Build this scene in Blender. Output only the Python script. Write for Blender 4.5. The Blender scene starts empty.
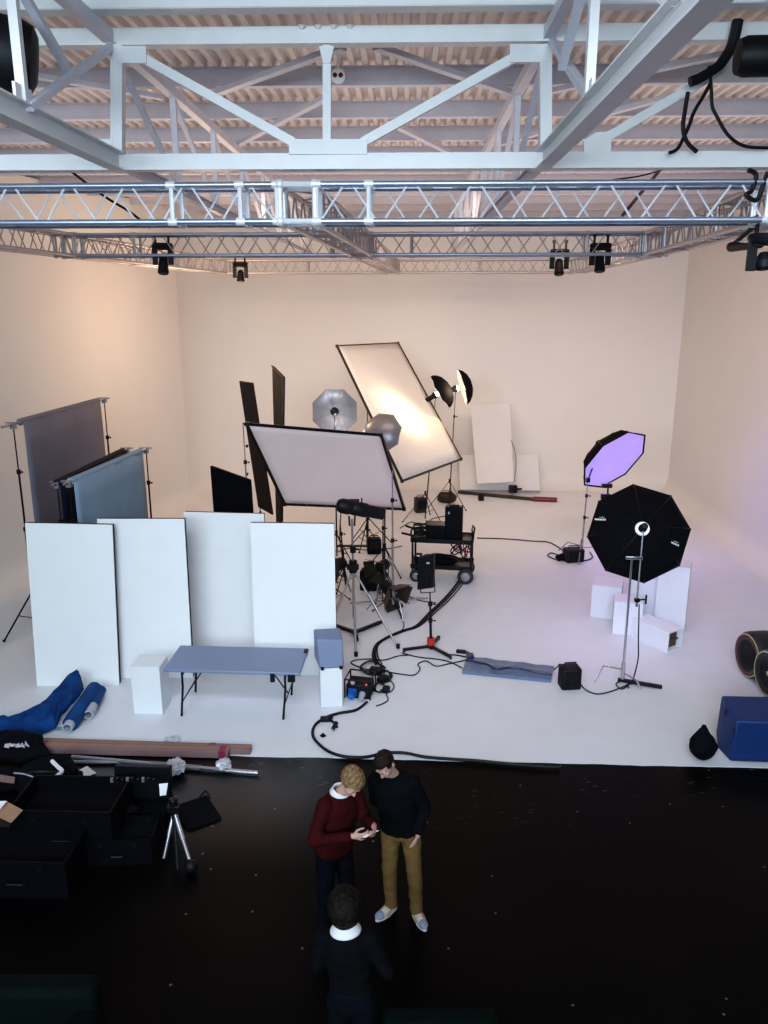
import bpy, bmesh, math, random
from mathutils import Vector, Matrix, noise
R = math.radians
V = Vector
random.seed(7)
scene = bpy.context.scene
COL = scene.collection

# ------------------------------------------------------------------ camera
PITCH, CAM_H, FOC = R(14.8), 5.63, 800.0
cp, sp = math.cos(PITCH), math.sin(PITCH)
cam_d = bpy.data.cameras.new('camera')
cam = bpy.data.objects.new('camera', cam_d)
COL.objects.link(cam)
cam.location = (0, 0, CAM_H)
cam.rotation_euler = (R(90) - PITCH, 0, 0)
cam_d.sensor_fit = 'VERTICAL'
cam_d.sensor_height = 36.0
cam_d.lens = FOC / 1024 * 36.0
cam_d.clip_end = 200
scene.camera = cam
CR, CU, CF = V((1, 0, 0)), V((0, sp, cp)), V((0, cp, -sp))
CO = V((0, 0, CAM_H))

def ray(px, py):
    return CF + CR * ((px - 384) / FOC) - CU * ((py - 512) / FOC)
def P(px, py, zc):            # point seen at a pixel, at a depth along the view axis
    return CO + ray(px, py) * zc
def F(px, py, h=0.0):         # point seen at a pixel, at a height above the floor
    d = ray(px, py)
    return CO + d * ((h - CAM_H) / d.z)
def PY(px, py, y):            # point seen at a pixel, at a distance y down the room
    d = ray(px, py)
    return CO + d * (y / d.y)
def cdir(r, u, toward):       # direction from right / up / toward-camera components
    return (CR * r + CU * u - CF * toward).normalized()

# ------------------------------------------------------------------ materials
MATS = {}
def mat(name, col, rough=0.6, metal=0.0, var=0.06, scale=6.0, bump=0.0, emit=None, es=0.0, spec=None, back=None, detail=3.0):
    if name in MATS: return MATS[name]
    m = bpy.data.materials.new(name); m.use_nodes = True
    nt = m.node_tree; b = nt.nodes['Principled BSDF']
    tc = nt.nodes.new('ShaderNodeTexCoord')
    nz = nt.nodes.new('ShaderNodeTexNoise'); nz.inputs['Scale'].default_value = scale; nz.inputs['Detail'].default_value = detail
    nt.links.new(tc.outputs['Object'], nz.inputs['Vector'])
    rp = nt.nodes.new('ShaderNodeMapRange')
    rp.inputs['From Min'].default_value = 0.25; rp.inputs['From Max'].default_value = 0.75
    rp.inputs['To Min'].default_value = 1 - var; rp.inputs['To Max'].default_value = 1 + var
    nt.links.new(nz.outputs['Fac'], rp.inputs['Value'])
    mx = nt.nodes.new('ShaderNodeVectorMath'); mx.operation = 'SCALE'
    mx.inputs[0].default_value = col[:3]
    nt.links.new(rp.outputs['Result'], mx.inputs['Scale'])
    nt.links.new(mx.outputs['Vector'], b.inputs['Base Color'])
    b.inputs['Roughness'].default_value = rough
    b.inputs['Metallic'].default_value = metal
    if spec is not None: b.inputs['Specular IOR Level'].default_value = spec
    if bump:
        bp = nt.nodes.new('ShaderNodeBump'); bp.inputs['Strength'].default_value = bump; bp.inputs['Distance'].default_value = 0.02
        nt.links.new(nz.outputs['Fac'], bp.inputs['Height']); nt.links.new(bp.outputs['Normal'], b.inputs['Normal'])
    if emit:
        b.inputs['Emission Color'].default_value = (*emit, 1); b.inputs['Emission Strength'].default_value = es
    MATS[name] = m
    return m

M_steel = mat('painted_white_steel', (.68, .685, .69), .45, 0, .04)
M_steel2 = mat('painted_grey_steel', (.62, .61, .68), .5, 0, .05)
M_deck = mat('roof_deck_paint', (.80, .71, .66), .6, 0, .05)
M_alu = mat('aluminium_tube', (.36, .40, .50), .32, .75, .06)
M_aluL = mat('aluminium_bright', (.72, .75, .80), .35, .3, .05)
M_aluD = mat('aluminium_dull', (.42, .39, .40), .4, .5, .06)
M_wall = mat('cyclorama_paint', (.74, .72, .70), .75, 0, .015, 1.2)
M_floorw = mat('white_painted_floor', (.715, .725, .765), .5, 0, .03, 2.5, detail=6)
M_black = mat('black_plastic', (.007, .007, .009), .55, 0, .1, spec=.3)
M_blackm = mat('black_metal', (.012, .012, .015), .35, .3, .1, spec=.3)
M_blackf = mat('black_fabric', (.006, .006, .009), .85, 0, .2, 14, .2, spec=.12)
M_blackcase = mat('black_case_laminate', (.005, .0055, .008), .45, 0, .2, 9, spec=.12)
M_chrome = mat('chrome_steel', (.55, .56, .6), .2, .9, .05)
M_standw = mat('grey_steel_tube', (.30, .29, .31), .35, .6, .05)
M_board = mat('white_foam_board', (.80, .815, .83), .6, 0, .015, 3)
M_boardw = mat('warm_white_board', (.68, .66, .65), .7, 0, .02, 3)
M_edge = mat('dark_board_back', (.03, .03, .04), .8, 0, .1, spec=.12)
M_table = mat('grey_blow_moulded_plastic', (.195, .24, .37), .5, 0, .03, 20, .05)
M_greycov = mat('blue_grey_plastic', (.16, .20, .32), .5, 0, .03, 8)
M_plinth = mat('plinth_paint', (.76, .79, .82), .55, 0, .02, 4)
M_silver = mat('silver_umbrella_cloth', (.27, .265, .29), .38, .6, .1, 9, .08)
M_scrim = mat('white_scrim_cloth', (.83, .66, .62), .8, 0, .03, 2)
M_silk = mat('white_silk_cloth', (.86, .83, .78), .8, 0, .015, 2)
M_lining = mat('white_umbrella_lining', (.85, .83, .8), .5, 0, .03)
M_gpaper = mat('charcoal_grey_paper', (.18, .185, .235), .75, 0, .08, 1.5, spec=.12)
M_npaper = mat('navy_black_paper', (.015, .018, .035), .7, 0, .1, 2, spec=.12)
M_tpaper = mat('grey_green_paper', (.235, .35, .47), .75, 0, .06, 1.5, spec=.12)
M_blue = mat('blue_paper', (.008, .052, .17), .5, 0, .25, 5, .3, spec=.12)
M_bluebox = mat('blue_vinyl', (.004, .032, .135), .6, 0, .08, 3, .05)
M_core = mat('cardboard_core', (.40, .42, .46), .7, 0, .1)
M_card = mat('brown_cardboard', (.22, .135, .135), .8, 0, .08, 7)
M_card2 = mat('brown_cardboard_flap', (.30, .17, .10), .8, 0, .08, 7)
M_tape = mat('magenta_tape', (.22, .03, .07), .5, 0, .1)
M_film = mat('crumpled_plastic_film', (.55, .57, .62), .12, .1, .3, 20, .8)
M_white = mat('white_paper', (.8, .8, .82), .7, 0, .03)
M_tyre = mat('tyre_rubber', (.016, .017, .02), .55, 0, .15, 10)
M_rim = mat('dark_rim_metal', (.05, .045, .045), .35, .5, .1)
M_gold = mat('gold_tyre_ring', (.36, .29, .15), .5, 0, .1)
M_ytyre = mat('pale_yellow_tyre_ring', (.45, .46, .25), .5, 0, .1)
M_rtyre = mat('dull_red_tyre_ring', (.20, .05, .06), .5, 0, .1)
M_red = mat('red_clip_plastic', (.5, .03, .02), .4, 0, .05)
M_redw = mat('dark_red_tube', (.13, .012, .015), .45, 0, .1)
M_bluep = mat('blue_plug_plastic', (.01, .10, .42), .4, 0, .05)
M_greyp = mat('grey_plug_plastic', (.35, .36, .40), .45, 0, .05)
M_mat = mat('slate_blue_vinyl', (.13, .18, .29), .32, .1, .15, 6, .4)
M_matd = mat('dark_navy_strap', (.02, .03, .07), .4, 0, .1)
M_green = mat('dark_green_velvet', (.0015, .006, .0045), .8, 0, .2, 6, spec=.12)
M_olive = mat('olive_black_metal', (.04, .036, .025), .45, .4, .15)
M_brownd = mat('dark_brown_interior', (.10, .06, .045), .8, 0, .2, 9)
M_purple = mat('purple_lit_diffuser', (.5, .4, .75), .7, 0, .08, 2.5, emit=(.40, .27, .95), es=.55)
M_pinkd = mat('violet_lit_diffuser', (.6, .5, .7), .7, 0, .03, emit=(.70, .42, .95), es=1.6)
M_lamp = mat('warm_lamp_glow', (1, .9, .7), .5, 0, 0, emit=(1, .80, .50), es=16)
M_ringw = mat('self_lit_white_ring', (.8, .8, .82), .4, 0, .02, emit=(.9, .93, 1), es=.45)  # pale ring, no lamp: its brightness is put in as emission
M_skin = mat('skin', (.52, .30, .23), .55, 0, .06, 9)
M_hairb = mat('light_brown_hair', (.22, .135, .07), .6, 0, .55, 40, .9, spec=.12)
M_haird = mat('dark_brown_hair', (.022, .014, .011), .55, 0, .5, 40, .9, spec=.12)
M_hairk = mat('black_brown_hair', (.012, .009, .007), .6, 0, .5, 40, .9, spec=.12)
M_sweatr = mat('burgundy_knit', (.045, .005, .006), .9, 0, .15, 60, .3, spec=.12)
M_sweatk = mat('black_knit', (.004, .0045, .007), .9, 0, .15, 60, .3, spec=.12)
M_jackk = mat('black_jacket_cloth', (.0035, .0038, .005), .85, 0, .15, 30, .3, spec=.12)
M_navyt = mat('navy_trouser_cloth', (.0035, .0045, .010), .85, 0, .15, 40, .2, spec=.12)
M_khaki = mat('khaki_cotton', (.155, .096, .040), .85, 0, .10, 40, .2, spec=.12)
M_shirt = mat('white_shirt_cotton', (.75, .73, .74), .8, 0, .03)
M_shoew = mat('cream_shoe_fabric', (.55, .50, .43), .7, 0, .12, 30)
M_shoeg = mat('grey_blue_shoe_mesh', (.25, .28, .36), .7, 0, .15, 40)
M_shoeo = mat('ochre_shoe_trim', (.42, .22, .05), .6, 0, .1)
M_shoeb = mat('grey_shoe_suede', (.22, .22, .26), .7, 0, .1)
M_flag = mat('faded_black_cloth', (.032, .028, .026), .8, 0, .15, 8, spec=.15)
M_sole = mat('white_rubber_sole', (.65, .64, .62), .6, 0, .05)
M_eye = mat('eye_white', (.6, .58, .56), .3, 0, 0)
M_iris = mat('dark_iris', (.02, .015, .01), .3, 0, 0)
M_lip = mat('lips', (.32, .12, .10), .5, 0, .05)
M_screen = mat('phone_screen', (.3, .3, .34), .1, 0, 0, emit=(.8, .85, 1), es=.55)
M_pwhite = mat('led_red', (.5, .02, .02), .4, 0, 0, emit=(1, .1, .08), es=2)

# black studio floor: near-black gloss paint with white scuffs and crumbs
def black_floor_mat():
    m = bpy.data.materials.new('black_studio_floor'); m.use_nodes = True
    nt = m.node_tree; b = nt.nodes['Principled BSDF']
    tc = nt.nodes.new('ShaderNodeTexCoord')
    def node(t, **kw):
        n = nt.nodes.new(t)
        for k, v in kw.items(): n.inputs[k].default_value = v
        return n
    L = nt.links.new
    vo = node('ShaderNodeTexVoronoi', Scale=1.7); vo.voronoi_dimensions = '2D'; L(tc.outputs['Object'], vo.inputs['Vector'])
    lt = nt.nodes.new('ShaderNodeMath'); lt.operation = 'LESS_THAN'; lt.inputs[1].default_value = .02; L(vo.outputs['Distance'], lt.inputs[0])
    sc_ = nt.nodes.new('ShaderNodeSeparateXYZ'); L(vo.outputs['Color'], sc_.inputs[0])
    gt = nt.nodes.new('ShaderNodeMath'); gt.operation = 'GREATER_THAN'; gt.inputs[1].default_value = .62; L(sc_.outputs['X'], gt.inputs[0])
    l2 = nt.nodes.new('ShaderNodeMath'); l2.operation = 'MULTIPLY'; L(lt.outputs[0], l2.inputs[0]); L(gt.outputs[0], l2.inputs[1]); lt = l2
    # scratches: stretched voronoi, only in patches
    mp = nt.nodes.new('ShaderNodeMapping'); mp.inputs['Scale'].default_value = (1.1, 9, 1); mp.inputs['Rotation'].default_value = (0, 0, .25)
    L(tc.outputs['Object'], mp.inputs['Vector'])
    vs = node('ShaderNodeTexVoronoi', Scale=1.5); vs.voronoi_dimensions = '2D'; L(mp.outputs['Vector'], vs.inputs['Vector'])
    ls = nt.nodes.new('ShaderNodeMath'); ls.operation = 'LESS_THAN'; ls.inputs[1].default_value = .06; L(vs.outputs['Distance'], ls.inputs[0])
    sx = nt.nodes.new('ShaderNodeSeparateXYZ'); L(tc.outputs['Object'], sx.inputs[0])
    edge = nt.nodes.new('ShaderNodeMapRange'); edge.inputs['From Min'].default_value = 7.4; edge.inputs['From Max'].default_value = 8.5
    L(sx.outputs['Y'], edge.inputs['Value'])
    nz2 = node('ShaderNodeTexNoise', Scale=1.1); L(tc.outputs['Object'], nz2.inputs['Vector'])
    pt = nt.nodes.new('ShaderNodeMapRange'); pt.inputs['From Min'].default_value = .5; pt.inputs['From Max'].default_value = .62; L(nz2.outputs['Fac'], pt.inputs['Value'])
    m1 = nt.nodes.new('ShaderNodeMath'); m1.operation = 'MULTIPLY'; L(ls.outputs[0], m1.inputs[0]); L(edge.outputs[0], m1.inputs[1])
    m2 = nt.nodes.new('ShaderNodeMath'); m2.operation = 'MULTIPLY'; L(m1.outputs[0], m2.inputs[0]); L(pt.outputs[0], m2.inputs[1])
    m3 = nt.nodes.new('ShaderNodeMath'); m3.operation = 'MULTIPLY'; L(lt.outputs[0], m3.inputs[0]); m3.inputs[1].default_value = .30
    ad = nt.nodes.new('ShaderNodeMath'); ad.operation = 'MAXIMUM'; L(m3.outputs[0], ad.inputs[0])
    m4 = nt.nodes.new('ShaderNodeMath'); m4.operation = 'MULTIPLY'; L(m2.outputs[0], m4.inputs[0]); m4.inputs[1].default_value = .28; L(m4.outputs[0], ad.inputs[1])
    nz = node('ShaderNodeTexNoise', Scale=.9, Detail=5.0); L(tc.outputs['Object'], nz.inputs['Vector'])
    cr = nt.nodes.new('ShaderNodeValToRGB')
    cr.color_ramp.elements[0].position = .35; cr.color_ramp.elements[0].color = (.0016, .0017, .0026, 1)
    cr.color_ramp.elements[1].position = .7; cr.color_ramp.elements[1].color = (.0036, .0032, .0030, 1)
    L(nz.outputs['Fac'], cr.inputs['Fac'])
    mx = nt.nodes.new('ShaderNodeMixRGB'); mx.inputs['Color2'].default_value = (.6, .6, .62, 1)
    L(ad.outputs[0], mx.inputs['Fac']); L(cr.outputs['Color'], mx.inputs['Color1']); L(mx.outputs['Color'], b.inputs['Base Color'])
    rr = nt.nodes.new('ShaderNodeMapRange'); rr.inputs['To Min'].default_value = .24; rr.inputs['To Max'].default_value = .42
    L(nz.outputs['Fac'], rr.inputs['Value']); L(rr.outputs[0], b.inputs['Roughness'])
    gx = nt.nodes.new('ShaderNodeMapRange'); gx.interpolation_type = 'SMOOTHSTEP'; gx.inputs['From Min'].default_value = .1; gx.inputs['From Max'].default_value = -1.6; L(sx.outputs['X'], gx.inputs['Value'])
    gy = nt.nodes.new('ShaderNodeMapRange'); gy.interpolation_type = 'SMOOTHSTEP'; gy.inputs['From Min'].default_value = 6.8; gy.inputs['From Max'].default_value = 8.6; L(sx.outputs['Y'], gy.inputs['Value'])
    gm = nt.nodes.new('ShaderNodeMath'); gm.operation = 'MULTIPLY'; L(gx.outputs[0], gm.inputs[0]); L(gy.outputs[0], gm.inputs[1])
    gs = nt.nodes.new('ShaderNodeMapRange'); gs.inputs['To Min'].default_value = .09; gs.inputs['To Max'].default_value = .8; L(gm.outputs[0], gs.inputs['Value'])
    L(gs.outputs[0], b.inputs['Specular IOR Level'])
    return m
M_floorb = black_floor_mat()

# ------------------------------------------------------------------ building helpers
def basis(d, up=V((0, 0, 1))):
    d = V(d).normalized()
    if abs(d.dot(up)) > .98: up = V((1, 0, 0))
    x = up.cross(d).normalized(); y = d.cross(x).normalized()
    return x, y, d

class MB:
    """collects shapes and links them as one mesh object"""
    def __init__(s): s.v, s.f, s.mi = [], [], []
    def add(s, vs, fs, mi=0):
        n = len(s.v); s.v += [V(p) for p in vs]; s.f += [[i + n for i in f] for f in fs]; s.mi += [mi] * len(fs); return s
    def box(s, c, size, rot=None, mi=0):
        c = V(c); h = [k / 2 for k in size]; m = rot if rot is not None else Matrix.Identity(3)
        vs = [c + m @ V((sx * h[0], sy * h[1], sz * h[2])) for sx in (-1, 1) for sy in (-1, 1) for sz in (-1, 1)]
        return s.add(vs, [(0, 1, 3, 2), (4, 6, 7, 5), (0, 4, 5, 1), (2, 3, 7, 6), (0, 2, 6, 4), (1, 5, 7, 3)], mi)
    def hexa(s, b, t, mi=0):   # bottom quad, top quad (matching order)
        vs = list(b) + list(t)
        return s.add(vs, [(3, 2, 1, 0), (4, 5, 6, 7)] + [(i, (i + 1) % 4, (i + 1) % 4 + 4, i + 4) for i in range(4)], mi)
    def bar(s, a, b, w, h, up=V((0, 0, 1)), mi=0):
        a, b = V(a), V(b); x, y, d = basis(b - a, up)
        vs = []
        for p in (a, b):
            vs += [p - x * w / 2 - y * h / 2, p + x * w / 2 - y * h / 2, p + x * w / 2 + y * h / 2, p - x * w / 2 + y * h / 2]
        return s.add(vs, [(3, 2, 1, 0), (4, 5, 6, 7)] + [(i, (i + 1) % 4, (i + 1) % 4 + 4, i + 4) for i in range(4)], mi)
    def ibeam(s, a, b, w, h, t=.012):
        a, b = V(a), V(b); x, y, d = basis(b - a)
        s.bar(a + y * (h / 2 - t / 2), b + y * (h / 2 - t / 2), w, t)
        s.bar(a - y * (h / 2 - t / 2), b - y * (h / 2 - t / 2), w, t)
        return s.bar(a, b, t, h - 2 * t)
    def tube(s, a, b, r0, r1=None, n=10, caps=True, mi=0):
        r1 = r0 if r1 is None else r1
        a, b = V(a), V(b); x, y, d = basis(b - a)
        vs = []
        for p, r in ((a, r0), (b, r1)):
            for i in range(n):
                t = 2 * math.pi * i / n; vs.append(p + (x * math.cos(t) + y * math.sin(t)) * r)
        fs = [(i, (i + 1) % n, (i + 1) % n + n, i + n) for i in range(n)]
        if caps: fs += [tuple(range(n - 1, -1, -1)), tuple(range(n, 2 * n))]
        return s.add(vs, fs, mi)
    def path(s, pts, r, n=6, mi=0):
        pts = [V(p) for p in pts]; rings = []; px = None
        for i, p in enumerate(pts):
            d = (pts[min(i + 1, len(pts) - 1)] - pts[max(i - 1, 0)])
            if d.length < 1e-6: d = V((0, 0, 1))
            x, y, _ = basis(d)
            if px is not None:
                x = (px - d.normalized() * px.dot(d.normalized())).normalized(); y = d.normalized().cross(x)
            px = x
            rr = r[i] if isinstance(r, (list, tuple)) else r
            rings.append([p + (x * math.cos(2 * math.pi * k / n) + y * math.sin(2 * math.pi * k / n)) * rr for k in range(n)])
        vs = [q for rg in rings for q in rg]; fs = []
        for i in range(len(rings) - 1):
            for k in range(n): fs.append((i * n + k, i * n + (k + 1) % n, (i + 1) * n + (k + 1) % n, (i + 1) * n + k))
        fs += [tuple(range(n - 1, -1, -1)), tuple(range((len(rings) - 1) * n, len(rings) * n))]
        return s.add(vs, fs, mi)
    def lathe(s, c, axis, prof, n=24, mi=0, closed=False):   # prof: (radius, distance along axis)
        x, y, d = basis(axis); c = V(c); vs = []
        for r, t in prof:
            for k in range(n):
                a = 2 * math.pi * k / n; vs.append(c + d * t + (x * math.cos(a) + y * math.sin(a)) * r)
        fs = []
        m = len(prof)
        for i in range(m if closed else m - 1):
            j = (i + 1) % m
            for k in range(n): fs.append((i * n + k, i * n + (k + 1) % n, j * n + (k + 1) % n, j * n + k))
        if not closed:
            if prof[0][0] > 1e-5: fs.append(tuple(range(n - 1, -1, -1)))
            if prof[-1][0] > 1e-5: fs.append(tuple(range((m - 1) * n, m * n)))
        return s.add(vs, fs, mi)
    def ball(s, c, r, n=14, m=9, rot=None, mi=0):
        c = V(c); r = V(r) if hasattr(r, '__len__') else V((r, r, r)); rot = rot or Matrix.Identity(3)
        vs = [c + rot @ V((0, 0, r.z))]
        for i in range(1, m):
            t = math.pi * i / m
            for k in range(n):
                a = 2 * math.pi * k / n
                vs.append(c + rot @ V((r.x * math.sin(t) * math.cos(a), r.y * math.sin(t) * math.sin(a), r.z * math.cos(t))))
        vs.append(c + rot @ V((0, 0, -r.z)))
        fs = [(0, 1 + k, 1 + (k + 1) % n) for k in range(n)]
        for i in range(m - 2):
            for k in range(n): fs.append((1 + i * n + k, 1 + (i + 1) * n + k, 1 + (i + 1) * n + (k + 1) % n, 1 + i * n + (k + 1) % n))
        o = 1 + (m - 2) * n
        fs += [(o + k, len(vs) - 1, o + (k + 1) % n) for k in range(n)]
        return s.add(vs, fs, mi)
    def quad(s, a, b, c, d, mi=0): return s.add([a, b, c, d], [(0, 1, 2, 3)], mi)
    def slab(s, a, b, c, d, t, mi=0):      # quad with thickness t (behind the a-b-c-d face)
        a, b, c, d = V(a), V(b), V(c), V(d); n = (b - a).cross(d - a).normalized() * -t
        return s.hexa([a + n, b + n, c + n, d + n], [a, b, c, d], mi)
    def prism(s, pts, t, mi=0):            # planar polygon extruded along vector t
        pts = [V(p) for p in pts]; t = V(t); n = len(pts)
        return s.add(pts + [p + t for p in pts], [tuple(range(n - 1, -1, -1)), tuple(range(n, 2 * n))] + [(i, (i + 1) % n, (i + 1) % n + n, i + n) for i in range(n)], mi)
    def build(s, name, m, parent=None, bevel=0, local=False, smooth=True, solid=0, subsurf=0):
        me = bpy.data.meshes.new(name)
        vs = s.v
        if parent is not None and not local:
            inv = world_of(parent).inverted(); vs = [inv @ p for p in vs]
        me.from_pydata([tuple(p) for p in vs], [], s.f)
        bm = bmesh.new(); bm.from_mesh(me); bmesh.ops.recalc_face_normals(bm, faces=bm.faces); bm.to_mesh(me); bm.free()
        for mm in (m if isinstance(m, (list, tuple)) else [m]): me.materials.append(mm)
        if any(s.mi): me.polygons.foreach_set('material_index', s.mi)
        if smooth:
            me.polygons.foreach_set('use_smooth', [True] * len(me.polygons)); me.set_sharp_from_angle(angle=R(38))
        o = bpy.data.objects.new(name, me); COL.objects.link(o)
        if parent is not None: o.parent = parent
        if solid:
            k = o.modifiers.new('thickness', 'SOLIDIFY'); k.thickness = solid; k.offset = 0
        if bevel:
            k = o.modifiers.new('edge', 'BEVEL'); k.width = bevel; k.segments = 2; k.limit_method = 'ANGLE'; k.angle_limit = R(40)
        if subsurf:
            k = o.modifiers.new('smooth', 'SUBSURF'); k.levels = subsurf; k.render_levels = subsurf
        return o

WORLD = {}
def world_of(o):
    while o.parent: o = o.parent
    return WORLD.get(o.name, Matrix.Identity(4))
def thing(name, label, cat, loc=(0, 0, 0), rotz=0, group=None, kind=None):
    o = bpy.data.objects.new(name, None); COL.objects.link(o)
    o.location = loc; o.rotation_euler = (0, 0, rotz); o.empty_display_size = .1
    o['label'] = label; o['category'] = cat
    if group: o['group'] = group
    if kind: o['kind'] = kind
    WORLD[o.name] = Matrix.Translation(V(loc)) @ Matrix.Rotation(rotz, 4, 'Z')
    return o
def tag(o, label, cat, group=None, kind=None):
    o['label'] = label; o['category'] = cat
    if group: o['group'] = group
    if kind: o['kind'] = kind
    return o
def struct(o, label=None, cat=None):
    o['kind'] = 'structure'
    if label: o['label'] = label; o['category'] = cat
    return o
def copy_tree(o, parent=None):
    c = o.copy(); COL.objects.link(c)
    if parent is not None: c.parent = parent
    for ch in o.children: copy_tree(ch, c)
    return c
def rotm(ax, ay, az): return (Matrix.Rotation(az, 3, 'Z') @ Matrix.Rotation(ay, 3, 'Y') @ Matrix.Rotation(ax, 3, 'X'))
def rz3(a): return Matrix.Rotation(a, 3, 'Z')
def smooth_pts(pts, n=6):
    """Catmull-Rom through points"""
    pts = [V(p) for p in pts]; out = []
    for i in range(len(pts) - 1):
        p0, p1, p2, p3 = pts[max(i - 1, 0)], pts[i], pts[i + 1], pts[min(i + 2, len(pts) - 1)]
        for k in range(n):
            t = k / n
            out.append(.5 * ((2 * p1) + (p2 - p0) * t + (2 * p0 - 5 * p1 + 4 * p2 - p3) * t * t + (3 * p1 - p0 - 3 * p2 + p3) * t ** 3))
    out.append(pts[-1]); return out
# ================================================================== THE ROOM
YAW = R(3.0)
U_, W_ = V((math.cos(YAW), -math.sin(YAW), 0)), V((math.sin(YAW), math.cos(YAW), 0))
O_ = V((2.0, 24.4, 0))                       # foot of the back wall below the middle of the set
def rm(x, y, z=0): return O_ + U_ * x + W_ * y + V((0, 0, z))
XL, XR, WH = -7.6, 6.75, 8.05                # left / right walls in room coordinates
CRAD = .5
# plan of the cyclorama: left wall, round corner, back wall, crisp corner, right wall
plan_l = [(-9.7, -13.5), (-9.35, -10.5), (-8.85, -7.5), (-8.35, -5), (-7.9, -3.2)]
rc = 2.0
plan_c = [(XL + rc - rc * math.cos(t), -rc + rc * math.sin(t)) for t in [R(a) for a in range(0, 91, 10)]]
def cove_profile():
    pr = [(CRAD * (1 - math.sin(t)), CRAD * (1 - math.cos(t))) for t in [R(a) for a in range(0, 91, 10)]]   # (distance from wall, height)
    return pr + [(0, 3.0), (0, 5.5), (0, WH)]
def sweep(name, pts, nrm):
    mb = MB(); pr = cove_profile(); n = len(pr); vs, fs = [], []
    for (x, y), (nx, ny) in zip(pts, nrm):
        for d, h in pr: vs.append(rm(x + nx * d, y + ny * d, h + .003))
    for i in range(len(pts) - 1):
        for k in range(n - 1): fs.append((i * n + k, (i + 1) * n + k, (i + 1) * n + k + 1, i * n + k + 1))
    mb.add(vs, fs)
    return struct(mb.build(name, M_wall, smooth=True))
sweep('wall_left', plan_l + [(XL, -rc)], [(1, 0)] * (len(plan_l) + 1))
bp_ = plan_c + [(x, 0) for x in (-3, 0, 3, 5, XR)]
bn = [(math.cos(R(a)), -math.sin(R(a))) for a in range(0, 91, 10)] + [(0, -1)] * 5
sweep('wall_back', bp_, bn)
sweep('wall_right', [(XR, y) for y in (0, -2, -4, -7, -10, -13.5)], [(-1, 0)] * 6)

# white painted floor with a slightly ragged front edge
def edge_y(x):
    return 9.10 - .042 * (x + 1.6) + .018 * noise.noise(V((x * 1.7, 3.1, 0))) + .012 * noise.noise(V((x * 6, 1.1, 0)))
mb = MB(); xs = [-12 + .12 * i for i in range(201)]
for i in range(200):
    a, b = xs[i], xs[i + 1]
    mb.quad(V((a, edge_y(a), 0)), V((b, edge_y(b), 0)), V((b, 27, 0)), V((a, 27, 0)))
    mb.quad(V((a, edge_y(a), -.03)), V((b, edge_y(b), -.03)), V((b, edge_y(b), 0)), V((a, edge_y(a), 0)))
struct(mb.build('floor', M_floorw, smooth=False), 'white painted studio floor running into the curved walls', 'floor')
mb = MB().quad(V((-14, -6, -.012)), V((14, -6, -.012)), V((14, 10.5, -.012)), V((-14, 10.5, -.012)))
struct(mb.build('floor_black', M_floorb, smooth=False), 'glossy black studio floor in front of the white set', 'floor')

# roof deck: trapezoid ribs running down the room, on purlins across it
RY = R(1.6)
def rf(x, y, z): return V((x * math.cos(RY) + y * math.sin(RY), y * math.cos(RY) - x * math.sin(RY), z))
DZ = 8.12
mb = MB(); pitch = .15; prof = []
x = -9.5
while x < 10.5:
    prof += [(x, DZ), (x + .055, DZ), (x + .075, DZ + .07), (x + .13, DZ + .07)]; x += pitch
vs, fs = [], []
for (px_, pz) in prof: vs += [rf(px_, -1, pz), rf(px_, 26.5, pz)]
for i in range(len(prof) - 1): fs.append((2 * i, 2 * i + 1, 2 * i + 3, 2 * i + 2))
mb.add(vs, fs); struct(mb.build('ceiling', M_deck, smooth=False), 'ribbed metal roof deck', 'ceiling')
for i, y in enumerate([2.6, 4.1, 5.6, 9.75, 11.35, 12.9, 14.5, 16.0, 17.6, 19.2, 20.8, 22.4, 24.0]):
    h = .20
    mb = MB().ibeam(rf(-9.4, y, DZ - h / 2), rf(9.8, y, DZ - h / 2), .10, h)
    struct(mb.build('roof_beam', M_steel2), 'grey steel purlin across the ribbed roof deck', 'roof beam')

# main roof truss, seen face on
YT = 7.6; ZB0, ZB1 = 6.745, 6.875; ZT0, ZT1 = 7.735, 7.87
rt = thing('roof_truss', 'white steel roof truss spanning the top of the view face on', 'roof truss', (0, YT, 6.745), kind='structure')
MB().ibeam(rf(-6.4, YT, (ZB0 + ZB1) / 2), rf(6.8, YT, (ZB0 + ZB1) / 2), .14, ZB1 - ZB0).bar(rf(-6.4, YT - .07, (ZB0 + ZB1) / 2), rf(6.8, YT - .07, (ZB0 + ZB1) / 2), .01, ZB1 - ZB0).build('bottom_chord', M_steel, rt)
MB().bar(rf(-6.4, YT, ZT0 + .065), rf(6.8, YT, ZT0 + .065), .14, .13).build('top_chord', M_steel, rt)
bm_ = MB().ibeam(rf(-6.4, YT - .5, 7.93), rf(6.8, YT - .5, 7.93), .16, .17).bar(rf(-6.4, YT - .585, 7.93), rf(6.8, YT - .585, 7.93), .01, .16)
struct(bm_.build('roof_beam', M_steel), 'bright white steel beam just in front of the roof truss', 'roof beam')
def tx(px, up):     # truss x at a pixel column, near the top or bottom chord
    return (px - 384) / FOC * (6.79 if up else 7.05)
def tpt(px, py): return PY(px, py, YT - .03)
for xx in (118, 545):
    MB().bar(tpt(xx, 154), tpt(xx, 46), .10, .10, up=V((0, 1, 0))).build('post', M_steel, rt)
MB().bar(tpt(327, 154), tpt(327, 46), .07, .07, up=V((0, 1, 0))).build('post', M_steel, rt)
for a, b in (((146, 60), (294, 143)), ((362, 143), (514, 58)), ((-60, 62), (92, 146)), ((592, 146), (742, 58))):
    MB().bar(tpt(*a), tpt(*b), .075, .07, up=V((0, 1, 0))).build('diagonal', M_steel, rt)
def plate(pts, t=.03):
    q = [PY(x, y, YT - .085) for x, y in pts]
    return MB().prism(q, V((0, t, 0)))
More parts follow.
